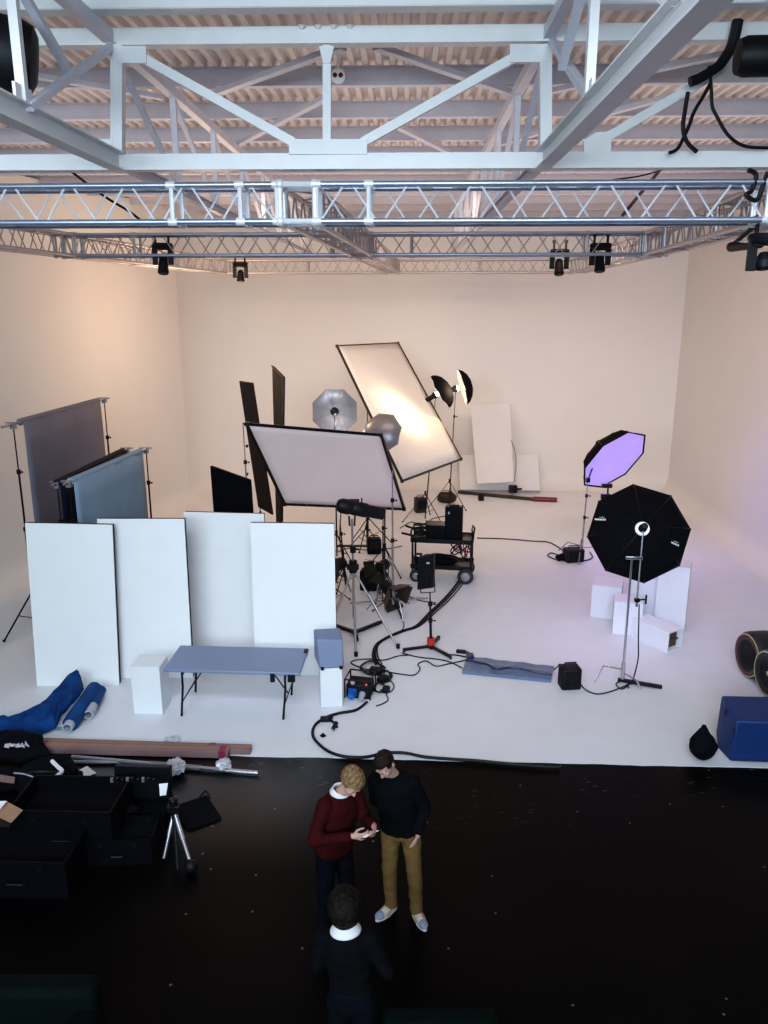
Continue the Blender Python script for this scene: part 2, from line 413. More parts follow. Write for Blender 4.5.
for pts in ([(110, 46), (146, 46), (146, 63), (110, 63)], [(510, 44), (548, 44), (548, 62), (510, 62)], [(289, 139), (367, 139), (367, 154), (289, 154)],
            [(319, 46), (334, 46), (330, 63), (323, 63)], [(79, 139), (112, 139), (112, 154), (79, 154)], [(584, 140), (596, 132), (611, 132), (611, 153), (584, 153)],
            [(732, 48), (745, 40), (762, 40), (762, 58), (732, 60)]):
    plate(pts).build('gusset_plate', M_steel, rt)
for xx in (302, 318, 334, 350):
    MB().tube(PY(xx, 29, YT - .06), PY(xx, 26, YT - .06), .02).tube(PY(xx, 27, YT - .06), PY(xx, 25.5, YT - .06), .035, n=6).build('bolt', M_steel, rt)
# trusses running down the room, in front of and behind the main truss
def long_truss(x0, label):
    t = thing('roof_truss', label, 'roof truss', tuple(rf(x0, 5, 6.8)), kind='structure')
    MB().ibeam(rf(x0, 1.0, 6.81), rf(x0, YT + .05, 6.81), .13, .15).build('bottom_chord', M_steel, t)
    MB().ibeam(rf(x0, YT + .1, 6.81), rf(x0, 22.0, 6.81), .08, .10).build('bottom_chord', M_steel2, t)
    MB().bar(rf(x0, 1.0, 7.80), rf(x0, 22.0, 7.80), .09, .10).build('top_chord', M_steel2, t)
    ys = [2.3, 4.0, 5.75]
    for y in ys: MB().bar(rf(x0, y, 6.87), rf(x0, y, 7.76), .06, .06).build('post', M_steel, t)
    for a, b in ((4.0, 5.75), (5.75, 7.55)):
        MB().bar(rf(x0 + .03, a, 6.87), rf(x0 + .03, b, 7.74), .06, .05).build('diagonal', M_steel2, t)
        MB().bar(rf(x0 - .03, (a + b) / 2, 7.31), rf(x0 - .03, a, 7.72), .06, .05).build('diagonal', M_steel2, t)
    y = YT
    while y < 21.5:
        if y > YT: MB().bar(rf(x0, y, 6.85), rf(x0, y, 7.76), .06, .06).build('post', M_steel2, t)
        MB().bar(rf(x0, y, 7.74), rf(x0, y + 1.85, 6.86), .05, .05).build('diagonal', M_steel2, t)
        y += 1.85
    for y in (4.0, 5.75): MB().box(rf(x0, y, 6.93), (.02, .24, .14), rot=rz3(-RY)).build('gusset_plate', M_steel, t)
long_truss(-2.55, 'white steel roof truss running down the room on the left')
long_truss(1.17, 'white steel roof truss running down the room on the right')
# flat bracing rods under the deck
for a, b in (((-2.3, 9.9), (-.6, 8.1)), ((1.2, 9.9), (-.3, 8.1)), ((1.4, 9.9), (3.3, 8.1)), ((-2.6, 12.9), (-.9, 9.9)), ((1.0, 14.4), (-.2, 11.4)), ((1.3, 12.9), (3.0, 9.9)), ((-2.8, 9.9), (-4.8, 8.1))):
    struct(MB().bar(rf(a[0], a[1], 7.86), rf(b[0], b[1], 7.86), .09, .05).build('roof_beam', M_steel2), 'grey diagonal steel brace lying flat under the roof deck', 'roof beam')

# ================================================================== ALUMINIUM LIGHTING TRUSS
ZTR, STR = 6.295, .30
def box_truss(label, a, b, pitch=.26, m=M_alu, mb_=M_aluL, r=.026, zig=None, dull=False, frames=()):
    a, b = V(a), V(b); L = (b - a).length; d = (b - a).normalized(); sx = V((-d.y, d.x, 0))
    t = thing('lighting_truss', label, 'lighting truss', tuple((a + b) / 2), group='aluminium lighting truss grid')
    cs = {}
    for k, (i, j) in enumerate(((-1, 0), (1, 0), (1, 1), (-1, 1))):
        off = sx * (i * STR / 2) + V((0, 0, j * STR))
        cs[(i, j)] = off
        MB().tube(a + off, b + off, r, n=12).build('main_tube', m, t)
    n = max(2, int(L / pitch)); rb = .0095
    def lace(o0, o1, ph):
        for k in range(n):
            p, q = a + d * (L * k / n), a + d * (L * (k + 1) / n)
            u, w = (o0, o1) if (k + ph) % 2 == 0 else (o1, o0)
            MB().tube((p + u).lerp(q + w, .06) + d * (L / n) * .10, (q + w).lerp(p + u, .06) - d * (L / n) * .10, rb, n=6, caps=False).build('brace', mb_, t)
    lace(cs[(-1, 0)], cs[(-1, 1)], 0); lace(cs[(1, 0)], cs[(1, 1)], 1)
    n2 = n; n = max(2, n // 2); lace(cs[(-1, 0)], cs[(1, 0)], 0); lace(cs[(-1, 1)], cs[(1, 1)], 1)
    for s_ in (0, L) + tuple(frames):
        mbf = MB()
        for u, w in (((-1, 0), (1, 0)), ((1, 0), (1, 1)), ((1, 1), (-1, 1)), ((-1, 1), (-1, 0))):
            mbf.tube(a + d * s_ + cs[u], a + d * s_ + cs[w], .022, n=8)
        for u in cs: mbf.tube(a + d * (s_ - .04) + cs[u], a + d * (s_ + .04) + cs[u], .034, n=10)
        mbf.build('end_frame', mb_, t)
    return t
def corner(label, p, m=M_aluL):
    p = V(p)
    t = thing('truss_corner', label, 'truss corner block', tuple(p), group='aluminium lighting truss grid')
    h = STR / 2
    for i in (-1, 1):
        for j in (-1, 1):
            MB().tube(p + V((i * h, j * h, 0)), p + V((i * h, j * h, STR)), .026, n=10).build('post', m, t)
            for k in (0, STR): MB().ball(p + V((i * h, j * h, k)), .042).build('node', m, t)
    for k in (0, STR):
        mb = MB()
        for i in (-1, 1):
            mb.tube(p + V((i * h, -h, k)), p + V((i * h, h, k)), .024, n=8).tube(p + V((-h, i * h, k)), p + V((h, i * h, k)), .024, n=8)
        mb.build('corner_frame', m, t)
    return t
h = STR / 2
NL, NC, NR = V((-5.25, 7.75, ZTR)), V((-.745, 7.5, ZTR)), V((3.42, 7.35, ZTR))
ML, MC, MR = V((-4.85, 12.95, ZTR)), V((-.35, 12.75, ZTR)), V((4.02, 12.55, ZTR))
FL, FC, FR = V((-4.05, 20.9, ZTR)), V((.2, 20.7, ZTR)), V((4.75, 20.4, ZTR))
def seg(p, q): d = (q - p).normalized() * (h + .02); return p + d, q - d
box_truss('nearest aluminium box truss across the view, left of its corner block', *seg(NL, NC), frames=(3.25, 3.85))
box_truss('nearest aluminium box truss across the view, right of its corner block', *seg(NC, NR), frames=(.45,))
corner('bright corner block joining the nearest truss to the centre truss', NC)
corner('corner block at the right end of the nearest truss', NR)
box_truss('aluminium truss running down the room along the left wall', *seg(NL, ML), m=M_aluD, mb_=M_aluD, frames=(2.2,))
box_truss('back half of the aluminium truss along the left wall', *seg(ML, FL), m=M_aluD, mb_=M_aluD, frames=(2.5, 5.0))
box_truss('ladder-like centre truss running back from the nearest corner block', *seg(NC, MC), pitch=.22, m=M_aluD, mb_=M_aluD)
box_truss('back half of the centre truss beyond the middle truss', *seg(MC, FC), m=M_aluD, mb_=M_aluD)
box_truss('aluminium truss running down the room along the right wall', *seg(NR, MR), m=M_aluD, mb_=M_aluD, frames=(1.2, 3.6))
box_truss('back half of the aluminium truss along the right wall', *seg(MR, FR), m=M_aluD, mb_=M_aluD, frames=(3.,))
box_truss('second aluminium truss across the view, left half', *seg(ML, MC), frames=(.9, 3.9), mb_=M_aluD)
box_truss('second aluminium truss across the view, right half', *seg(MC, MR), frames=(.6, 3.2), mb_=M_aluD)
box_truss('farthest aluminium truss in front of the back wall, left half', *seg(FL, FC), m=M_aluD, mb_=M_aluD, frames=(2.,))
box_truss('farthest aluminium truss in front of the back wall, right half', *seg(FC, FR), m=M_aluD, mb_=M_aluD, frames=(2.,))
corner('corner block where centre and second trusses meet', MC, M_alu)
corner('corner block where left and second trusses meet', ML, M_aluD)
corner('corner block where right and second trusses meet', MR, M_alu)
# fixtures hanging from the trusses
def moving_head(label, p, body=.24, tilt=0.0):
    p = V(p)
    t = thing('stage_light', label, 'stage light', tuple(p), group='stage lights hung on the truss grid')
    MB().tube(p + V((-.10, 0, .10)), p + V((-.10, 0, 0)), .018).tube(p + V((.10, 0, .10)), p + V((.10, 0, 0)), .018).box(p + V((-.10, 0, .12)), (.05, .06, .05)).box(p + V((.10, 0, .12)), (.05, .06, .05)).build('clamp', M_black, t)
    MB().lathe(p + V((0, 0, -.02)), V((0, 0, -1)), [(.02, -.02), (.15, -.015), (.165, .02), (.15, .06), (.05, .08)], n=20).build('base', M_black, t)
    MB().bar(p + V((-.12, 0, -.08)), p + V((-.12, 0, -.32)), .03, .08).bar(p + V((.12, 0, -.08)), p + V((.12, 0, -.32)), .03, .08).bar(p + V((-.13, 0, -.09)), p + V((.13, 0, -.09)), .08, .03).build('yoke', M_black, t)
    d = V((math.sin(tilt), -.25, -1)).normalized()
    MB().lathe(p + V((0, 0, -.30)) - d * .10, d, [(.04, -.04), (.065, 0), (.07, .1), (.085, body), (.07, body + .02), (.03, body + .02)], n=18).build('head', M_black, t)
moving_head('black stage light on left half of the second truss', PY(162, 243, 12.85), .24)
moving_head('small black stage light under the far truss, left of centre', PY(240, 262, 17.5), .18)
moving_head('black stage light on right half of the second truss', PY(601, 243, 12.6), .2)
moving_head('small black stage light behind the second truss, right half', PY(560, 249, 14.0), .2)
moving_head('black stage light below the corner block at right edge', PY(768, 233, 7.4), .04)
bar_ = thing('stage_light_bar', 'black bar light with pale tube clamped under the right truss', 'stage light', tuple(PY(745, 240, 8.2)))
MB().tube(PY(731, 247, 8.6), PY(760, 243, 8.0), .05).tube(PY(731, 246, 8.6), PY(755, 226, 8.0), .022).build('housing', M_black, bar_)
MB().tube(PY(735, 244, 8.5), PY(775, 236, 7.6), .022).build('tube', M_lining, bar_)
# dark fixtures among the roof steel at the top corners
t = thing('hanging_drum_fixture', 'large black drum-shaped fixture hanging in the roof at top left', 'hanging fixture', tuple(P(12, 52, 5.6)))
c0 = P(-6, 52, 5.4)
MB().lathe(c0, V((1, .35, -.15)), [(.05, -.30), (.20, -.28), (.235, -.2), (.24, .16), (.21, .24), (.15, .27), (.05, .27)], n=28).build('housing', M_black, t)
MB().tube(c0 + V((0, 0, .2)), c0 + V((0, 0, .9)), .025).build('stem', M_black, t)
t = thing('hanging_drum_fixture', 'smaller black drum-shaped fixture cut by the right edge', 'hanging fixture', tuple(P(765, 57, 6)))
c0 = P(772, 56, 6.0)
MB().lathe(c0, V((1, -.1, 0)), [(.03, -.26), (.12, -.25), (.14, -.2), (.14, .2), (.12, .25)], n=24).build('housing', M_black, t)
MB().tube(c0 + V((0, 0, .12)), c0 + V((0, 0, .8)), .022).build('stem', M_black, t)
t = thing('smoke_alarm', 'small white round alarm with red dots hanging below the roof deck', 'smoke alarm', tuple(PY(337, 76, 9.2)))
q = PY(338, 76, 9.2)
MB().lathe(q, V((0, -1, -.3)), [(.05, -.03), (.075, 0), (.07, .03), (.02, .035)], n=18).tube(q, q + V((0, .02, .5)), .012).build('housing', M_lining, t)
for dx in (-.03, .03): MB().ball(q + V((dx, -.04, .0)), .024).build('red_lamp', M_redw, t)
# cable loops by the right-hand roof truss
def cable(label, pts, r=.012, m=None, name='cable', n=6, group=None):
    o = MB().path(smooth_pts(pts, 6), r, n=n).build(name, m or M_black)
    return tag(o, label, 'cable', group)
Y0 = 7.35
def yp(*l): return [PY(x, y, Y0) for x, y in l]
cable('thick black cable hose dropping from roof beam at upper right', yp((738, 20), (732, 45), (722, 62), (716, 68), (700, 78), (690, 82)), .045)
cable('black cable loop ending in a connector below the thick hose', yp((709, 66), (711, 85), (712, 105), (716, 115), (728, 135), (744, 146), (768, 148)), .014)
cable('black cable hanging straight down to the truss chord, right of its neighbour', yp((711, 82), (704, 95), (694, 112), (688, 128), (678, 148), (669, 153)), .016)
cable('black cable bundle hanging from the diagonal to the chord', yp((688, 92), (685, 110), (683, 128), (687, 142), (697, 152)), .018)
for q in ((713, 104), (702, 96)):
    pass
cable('black looped cable tied to right end of the nearest truss', [PY(x, y, 7.2) for x, y in ((748, 170), (756, 175), (752, 190), (746, 195), (757, 200), (764, 182), (768, 172))], .02)
cable('thin black cable sagging between roof and second truss at right', [PY(x, y, 12) for x, y in ((668, 168), (640, 176), (612, 180), (580, 186), (570, 190))], .012)
cable('dark cable slanting down behind the nearest truss at left', [PY(x, y, 10) for x, y in ((72, 172), (90, 186), (110, 200), (130, 212), (150, 228))], .016)
tag(MB().tube(PY(660, 170, 11), PY(622, 216, 11), .022).build('conduit_pipe', M_brownd), 'dark brown pipe slanting behind the nearest truss at right', 'pipe')
# ================================================================== STANDS AND STUDIO KIT
def leg_dirs(yaw, n=3): return [V((math.cos(yaw + 2 * math.pi * k / n), math.sin(yaw + 2 * math.pi * k / n), 0)) for k in range(n)]
def light_stand(label, base, top, spread=.5, hub=.62, yaw=.3, m=None, r=.016, cstand=False, name='light_stand', group=None, flat=False, collar=None):
    """tripod stand: tapered pole with collars and three legs; cstand: low bent legs; flat: legs lying along the floor"""
    m = m or M_blackm; base, top = V(base), V(top)
    t = thing(name, label, 'light stand', tuple(base), group=group)
    ax = (top - base); L = ax.length; ax = ax.normalized()
    lo = base + ax * (.06 if not cstand else .10)
    mid = base + ax * (L * .52); up = base + ax * (L * .8)
    MB().tube(lo, mid, r * 1.15, n=10).tube(mid, up, r * .85, n=10).tube(up, top, r * .6, n=8).build('pole', m, t)
    for q in (mid, up):
        side = V((ax.y, -ax.x, 0)) if abs(ax.x) + abs(ax.y) > .01 else V((1, 0, 0))
        cl = MB().tube(q - ax * .035, q + ax * .035, r * 1.8, n=10).build('collar', M_black, t)
        MB().tube(q, q + V((.06, -.02, 0)), .008).ball(q + V((.07, -.023, 0)), .018, n=8, m=6).build('knob', M_black, cl)
    if cstand:
        for k, d in enumerate(leg_dirs(yaw)):
            hz = .10 + .045 * k
            MB().path([base + V((0, 0, hz + .12)), base + V((0, 0, hz + .12)) + d * .06, base + V((0, 0, hz + .12)) + d * (spread * .62), base + d * spread + V((0, 0, .012))], .013, n=8).build('leg', m, t)
        MB().tube(base + V((0, 0, .16)), base + V((0, 0, .42)), r * 1.7, n=12).build('leg_hub', m, t)
    elif flat:
        for d in leg_dirs(yaw):
            MB().bar(base + V((0, 0, .07)), base + d * spread + V((0, 0, .045)), .05, .035).build('leg', m, t)
            MB().tube(base + d * spread + V((-.02, 0, .035)), base + d * spread + V((.02, 0, .035)), .035, n=12).build('caster', M_black, t)
        MB().tube(base + V((0, 0, .03)), base + V((0, 0, .2)), r * 2.2, n=12).build('leg_hub', m, t)
    else:
        for d in leg_dirs(yaw):
            lg = MB().tube(base + V((0, 0, hub)), base + d * spread + V((0, 0, .014)), r * .75, n=8).build('leg', m, t)
            MB().tube(base + d * (spread * .985) + V((0, 0, .04)), base + d * (spread * 1.01) + V((0, 0, .002)), r * 1.2, n=8).build('rubber_foot', M_black, lg)
            MB().tube(base + V((0, 0, hub * .3)), base + d * (spread * .5) + V((0, 0, hub * .5)), r * .45, n=6).build('leg_brace', m, t)
        MB().tube(base + V((0, 0, hub - .05)), base + V((0, 0, hub + .06)), r * 2, n=12).build('leg_hub', M_black, t)
    if collar: MB().tube(base + ax * collar[0], base + ax * collar[1], r * 3.2, n=12).build('clip', M_red, t)
    return t
def umbrella(label, apex, axis, R_, depth, outer, inner, head_m=None, name='photo_umbrella', lamp=False, group=None, head_back=.5, shaft=True):
    """photographic umbrella: apex at the closed tip, axis towards the open side"""
    apex = V(apex); x, y, d = basis(axis)
    t = thing(name, label, 'studio umbrella', tuple(apex), group=group)
    n = 8
    def canopy(off, mm, nm):
        mb = MB(); vs = [apex + d * off]; rows = [.25, .5, .75, 1.0]
        for q in rows:
            for k in range(n * 2):
                a = 2 * math.pi * (k + 1) / (n * 2)
                rr = R_ * math.sin(q * 1.25) / math.sin(1.25) * (1 if k % 2 == 0 else math.cos(math.pi / n) * (1 - .005 * q))
                tt = depth * (1 - math.cos(q * 1.25)) / (1 - math.cos(1.25)) - (0 if k % 2 == 0 else .02 * q)
                vs.append(apex + (x * math.cos(a) + y * math.sin(a)) * rr + d * (tt + off))
        m2 = n * 2; fs = [(0, 1 + k, 1 + (k + 1) % m2) for k in range(m2)]
        for i in range(len(rows) - 1):
            for k in range(m2): fs.append((1 + i * m2 + k, 1 + (i + 1) * m2 + k, 1 + (i + 1) * m2 + (k + 1) % m2, 1 + i * m2 + (k + 1) % m2))
        return mb.add(vs, fs).build(nm, mm, t, smooth=True)
    canopy(0, outer, 'canopy'); canopy(.012, inner, 'lining')
    for k in range(n):
        a = 2 * math.pi * (k + .5) / n; pts = []
        for q in (0, .25, .5, .75, 1.0):
            pts.append(apex + (x * math.cos(a) + y * math.sin(a)) * R_ * math.sin(q * 1.25) / math.sin(1.25) + d * (depth * (1 - math.cos(q * 1.25)) / (1 - math.cos(1.25)) + .022))
        MB().path(pts, .005, n=5).build('rib', M_standw, t)
    if shaft:
        MB().tube(apex - d * .05, apex + d * (depth + head_back), .007).build('shaft', M_chrome, t)
        hp = apex + d * (depth + head_back * .5)
        hd = MB().lathe(hp + d * .28, -d, [(.05, -.02), (.062, 0), (.062, .2), (.085, .24), (.095, .30), (.08, .31)], n=18).build('strobe_head', M_black, t)
        if lamp: MB().ball(hp - d * .03, .07, n=12, m=8).build('lamp', M_lamp, hd)
    return t
def frame_panel(name, label, cat, a, b, c, d, cloth, tube_r=.02, m=None, bow=.0):
    """square tube frame with cloth; corners a-b-c-d"""
    m = m or M_blackm; a, b, c, d = V(a), V(b), V(c), V(d)
    t = thing(name, label, cat, tuple((a + b + c + d) / 4))
    for p, q in ((a, b), (b, c), (c, d), (d, a)): MB().bar(p, q, tube_r * 2, tube_r * 2).build('frame_tube', m, t)
    mb = MB(); nx = 12; vs, fs = [], []; nrm = (b - a).cross(d - a).normalized()
    for i in range(nx + 1):
        for j in range(nx + 1):
            u, w = i / nx, j / nx
            p = (a * (1 - u) + b * u) * (1 - w) + (d * (1 - u) + c * u) * w
            vs.append(p + nrm * (bow * math.sin(math.pi * u) * math.sin(math.pi * w) + tube_r * .3))
    for i in range(nx):
        for j in range(nx): fs.append((i * (nx + 1) + j, (i + 1) * (nx + 1) + j, (i + 1) * (nx + 1) + j + 1, i * (nx + 1) + j + 1))
    mb.add(vs, fs).build('cloth', cloth, t, solid=.006)
    for p in (a, b, c, d): MB().box(p, (.07, .07, .07)).build('corner_bracket', m, t)
    for k in range(1, 6):
        u = k / 6; q = a * (1 - u) + b * u
        MB().box(q, (.03, .05, .06)).build('clip', M_standw, t)
    return t

# ---- big tilted silk frame at the back, front scrim frame
tl, tr_, br = P(337, 346, 19.3), P(398, 343, 22.0), P(461, 459, 19.5)
bl = P(402, 481, 16.8)
frame_panel('diffusion_frame', 'large tilted white silk frame glowing with a warm hot spot', 'diffusion frame', bl, br, tr_, tl, M_silk, .022, M_olive)
ftl, ftr, fbr, fbl = P(247, 424, 13.5), P(381, 435, 14.5), P(404, 509, 16.0), P(285, 504, 15.0)
fr = frame_panel('diffusion_frame', 'pale scrim frame tilted in front of silver umbrellas, black edges', 'diffusion frame', fbl, fbr, ftr, ftl, M_scrim, .025, M_blackm)
# stands of the front scrim
s0 = F(393, 612); light_stand('grey light stand holding the right side of the pale scrim frame', s0, V((s0.x - .02, s0.y + .0, P(391, 468, s0.y * cp + 1.0).z)), .5, .5, .9, M_standw, .02, cstand=True)
q = P(243, 424, 14.4); qb = V((q.x + .05, q.y, 0)); light_stand('light stand at the left side of the pale scrim frame', qb, q, .55, .6, .4, M_standw, .018)
q = PY(432, 385, 20.2)
# stand of the large silk frame
q = (tl + bl) / 2 + V((0, .1, 0)); light_stand('thin light stand behind the large tilted silk frame', V((q.x, q.y, 0)), q, .6, .7, .2, M_olive, .018)

# ---- silver umbrellas behind the scrim
for label, apex, ax, R_, gnd, hb in (
        ('silver umbrella facing the camera with black strobe head, above the scrim', PY(335, 412, 17.6), cdir(.04, -.10, 1), .52, None, .35),
        ('silver umbrella turned sideways beside the warm hot spot', PY(376, 430, 15.9), cdir(.42, -.22, -.8), .46, None, .3)):
    u = umbrella(label, apex, ax, R_, .24, M_silver, M_silver, name='photo_umbrella', head_back=hb)
    hp = apex + V(ax).normalized() * (.24 + hb * .5)
    light_stand(label.split(',')[0].replace('silver umbrella', 'black stand of the silver umbrella')[:70], V((hp.x, hp.y, 0)), hp - V((0, 0, .06)), .5, .6, .8 + R_, M_blackm, .015)

# ---- two black strobe umbrellas lighting the silk
for label, apex, ax, R_, base, lab2 in (
        ('black umbrella with glowing lamp, left one of the two beside the silk', PY(450, 386, 20.5), cdir(-.80, -.46, -.30), .50, F(425, 521), 'thin stand under the left black umbrella'),
        ('black umbrella seen edge on with white lining, right one of the two', PY(472, 384, 20.9), cdir(-.95, -.27, -.03), .50, F(449, 507), 'thin stand under the right black umbrella')):
    u = umbrella(label, apex, ax, R_, .27, M_blackf, M_lining, lamp=True, head_back=.34)
    hp = apex + V(ax).normalized() * .44
    light_stand(lab2, base, V((hp.x, hp.y, hp.z - .08)), .62, .75, 1.3, M_blackm, .014)

# ---- black flags on stands (left of the scrim)
def flag(name, label, a, b, c, d, t_=.05, m=None, edge=None):
    t = thing(name, label, 'polystyrene board' if name == 'poly_board' else 'flag', tuple((V(c) + V(d)) / 2))
    MB().slab(a, b, c, d, t_).build('board', m or M_flag, t, bevel=.006)
    return t
t = flag('black_flag', 'tall narrow black flag slanting behind the left edge of the scrim', PY(258, 507, 17.0), PY(272, 515, 16.4), PY(252, 383, 16.4), PY(239, 381, 17.0), .04)
MB().box(PY(247, 446, 16.9), (.05, .08, .05)).box(PY(247, 474, 16.9), (.05, .08, .05)).box(PY(244, 424, 16.9), (.05, .08, .05)).build('clamp', M_blackm, t)
q = PY(262, 508, 17.2); light_stand('black stand carrying the tall narrow black flag', V((q.x, q.y, 0)), PY(257, 470, 17.2), .45, .5, .2, M_blackm, .015)
t = flag('black_flag', 'upright black flag seen edge on above the scrim', PY(276, 522, 17.9), PY(281, 522, 17.2), PY(283, 377, 17.2), PY(272, 366, 17.9), .05)
MB().bar(PY(272, 366, 17.85), PY(283, 377, 17.15), .03, .03).bar(PY(283, 377, 17.15), PY(281, 522, 17.15), .03, .03).build('edge_frame', M_olive, t)
q = PY(279, 500, 17.6); light_stand('stand under the edge-on black flag', V((q.x, q.y, 0)), q, .5, .5, .6, M_blackm, .015)
a_, b_ = PY(215, 512, 14.9), PY(254, 515, 14.2)
t = flag('poly_board', 'black foam board standing behind the white panels', V((a_.x, a_.y, .005)), V((b_.x, b_.y, .005)), PY(249, 480, 14.2), PY(210, 466, 14.9), .06, M_blackf)

# ---- grey backdrops on the left
def backdrop(label, pl, pr, el, er, hl, m, blab, off=.0, drop=.02, ext=.16):
    """pl, pr: tops of the two stands; el, er: sheet ends as fractions of the crossbar"""
    pl, pr = V(pl), V(pr); d = (pr - pl)
    t = thing('backdrop', label, 'paper backdrop', tuple((pl + pr) / 2 - V((0, 0, (pl.z + pr.z) / 2))))
    a, b = pl + d * el, pl + d * er
    MB().tube(pl - d.normalized() * ext, pr + d.normalized() * .12, .022, n=10).build('crossbar', M_standw, t)
    MB().tube(a, b, .06, n=16).build('paper_roll', m, t)
    mb = MB(); nx, nz_ = 14, 8; vs, fs = [], []; sd = d.cross(V((0, 0, 1))).normalized()
    for i in range(nx + 1):
        for j in range(nz_ + 1):
            p = a.lerp(b, i / nx); z = p.z * (1 - j / nz_) + drop * (j / nz_)
            w = .02 * noise.noise(V((i * .5, j * .25, off)))
            vs.append(V((p.x, p.y, z)) + sd * (.06 + w))
    for i in range(nx):
        for j in range(nz_): fs.append((i * (nz_ + 1) + j, (i + 1) * (nz_ + 1) + j, (i + 1) * (nz_ + 1) + j + 1, i * (nz_ + 1) + j + 1))
    mb.add(vs, fs).build('paper_sheet', m, t, solid=.004)
    for p, w_ in ((pl, 'left'), (pr, 'right')):
        MB().box(p + V((0, 0, -.03)), (.08, .10, .10)).tube(p + V((-.12, 0, .02)), p + V((.12, 0, .02)), .012).build('clamp', M_standw, t)
    for p, w_ in zip((pl, pr), blab):
        light_stand(w_, V((p.x, p.y, 0)), p - V((0, 0, .09)), .62, .75, 2.0, M_blackm, .02)
    return t
backdrop('large charcoal grey paper backdrop, tallest of the three at left', P(13, 424, 13.2), P(104, 399, 16.6), .06, .91, 0, M_gpaper,
         ('tall black stand at the left end of the charcoal backdrop', 'tall stand at the far end of the charcoal backdrop'), ext=.34)
backdrop('narrow navy black paper backdrop, middle one of the three at left', P(57, 483, 12.75), P(127, 449, 15.4), -.01, .93, 0, M_npaper,
         ('stand at the near end of the navy backdrop', 'stand at the far end of the navy backdrop'), 1.3)
backdrop('grey-green paper backdrop, front one of the three at left', P(69, 482, 12.55), P(146, 449, 15.2), .01, .91, 0, M_tpaper,
         ('stand at the near end of the grey-green backdrop', 'stand at the far end of the grey-green backdrop'), 2.6)

# ---- four white V-flat panels
def vflat(label, bl_, br_, tl_, tr_, m=M_board):
    bl_, br_, tl_, tr_ = V(bl_), V(br_), V(tl_), V(tr_)
    t = thing('v_flat_board', label, 'foam panel', tuple((bl_ + br_) / 2), group='white foam panels')
    MB().slab(bl_, br_, tr_, tl_, .025).build('front_face', m, t)
    n = (br_ - bl_).cross(tl_ - bl_).normalized() * -.0252
    MB().slab(bl_ + n, br_ + n, tr_ + n, tl_ + n, .075).build('dark_back', M_edge, t)
    return t
def stood(pbl, pbr, ptl, ptr):
    a, b = F(*pbl), F(*pbr)
    return a, b, PY(ptl[0], ptl[1], a.y + .22), PY(ptr[0], ptr[1], b.y + .22)
vflat('white foam panel, leftmost of the four, standing nearest the blue rolls', *stood((37, 686), (119, 685), (25, 523), (112, 525)))
vflat('white foam panel, second from left, behind the small white plinth', *stood((104, 678), (193, 678), (97, 519), (184, 519)))
a3, b3 = PY(190, 655, 12.1), PY(262, 655, 12.1)
vflat('white foam panel, third from left and tallest, behind the table', V((a3.x, a3.y, 0)), V((b3.x + .1, b3.y, 0)), PY(184, 512, 12.3), PY(264, 514, 12.3))
vflat('white foam panel, fourth from left, beside the black tube light', *stood((256, 675), (337, 675), (250, 523), (334, 524)))

# ---- white boards at the back wall
t = thing('foam_board', 'upright white board leaning near the back wall', 'foam board', tuple(F(492, 487)))
MB().slab(PY(477, 484, 23.1), PY(514, 482, 22.9), PY(510, 403, 23.0), PY(470, 404, 23.2), .08).build('board', M_boardw, t, bevel=.01)
t = thing('foam_board', 'low wide white board leaning on the back wall behind the upright one', 'foam board', tuple(F(500, 488)))
MB().slab(PY(460, 490, 23.5), PY(540, 491, 23.3), PY(538, 455, 23.6), PY(459, 455, 23.8), .05).build('board', M_boardw, t, bevel=.008)
MB().bar(PY(460, 490.5, 23.48), PY(540, 491.5, 23.28), .05, .05).build('bottom_edge', M_standw, t)
q0, q1, q2 = F(458, 492, .06), F(533, 499, .06), F(557, 500, .06)
t = thing('boom_pole', 'long thin pole with dark red end on the floor before the boards', 'pole', tuple(q0))
MB().tube(q0, q1, .045, .05).build('tube', M_olive, t); MB().tube(q1, q2, .075).build('red_end', M_redw, t)
t = thing('clamp', 'small black clamp on the floor at foot of upright white board', 'clamp', tuple(F(513, 489)))
MB().box(F(513, 489, .22), (.24, .2, .22)).box(F(511, 489, .38), (.1, .1, .16)).build('jaw', M_black, t, bevel=.02); MB().tube(F(513, 489, .3), F(518, 489, .35) + V((.1, 0, 0)), .03).build('handle', M_black, t)
cable('thin cable hanging down the right edge of the upright white board', [PY(511, 440, 22.7), PY(515, 452, 22.7), PY(516, 466, 22.7), PY(514, 482, 22.6)], .018, M_standw)
t = thing('clamp', 'small black clamp lying on the pole before the boards', 'clamp', tuple(F(481, 496)))
MB().box(F(481, 497, .1), (.16, .16, .2)).build('jaw', M_black, t, bevel=.02); MB().tube(F(481, 497, .15), F(481, 493, .22), .02).build('handle', M_black, t)

# ---- sandbags and packs hung at the feet of the back stands
def pack(label, p, size, m=M_black, name='power_pack', rot=0.0, handle=True):
    p = V(p); t = thing(name, label, 'power pack', tuple(p), rot)
    w_, d_, h_ = size
    MB().box(V((0, 0, h_ / 2)), (w_, d_, h_)).build('body', m, t, bevel=min(size) * .12, local=True)
    MB().box(V((0, -d_ / 2 - .004, h_ * .62)), (w_ * .8, .008, h_ * .5)).build('control_panel', M_blackm, t, local=True)
    if handle: MB().path([V((-w_ * .3, 0, h_)), V((-w_ * .28, 0, h_ + .06)), V((w_ * .28, 0, h_ + .06)), V((w_ * .3, 0, h_))], .012).build('handle', M_black, t, local=True)
    MB().tube(V((w_ * .2, -d_ / 2 - .02, h_ * .3)), V((w_ * .2, -d_ / 2, h_ * .3)), .025).tube(V((-w_ * .2, -d_ / 2 - .02, h_ * .3)), V((-w_ * .2, -d_ / 2, h_ * .3)), .025).build('socket', M_blackm, t, local=True)
    return t
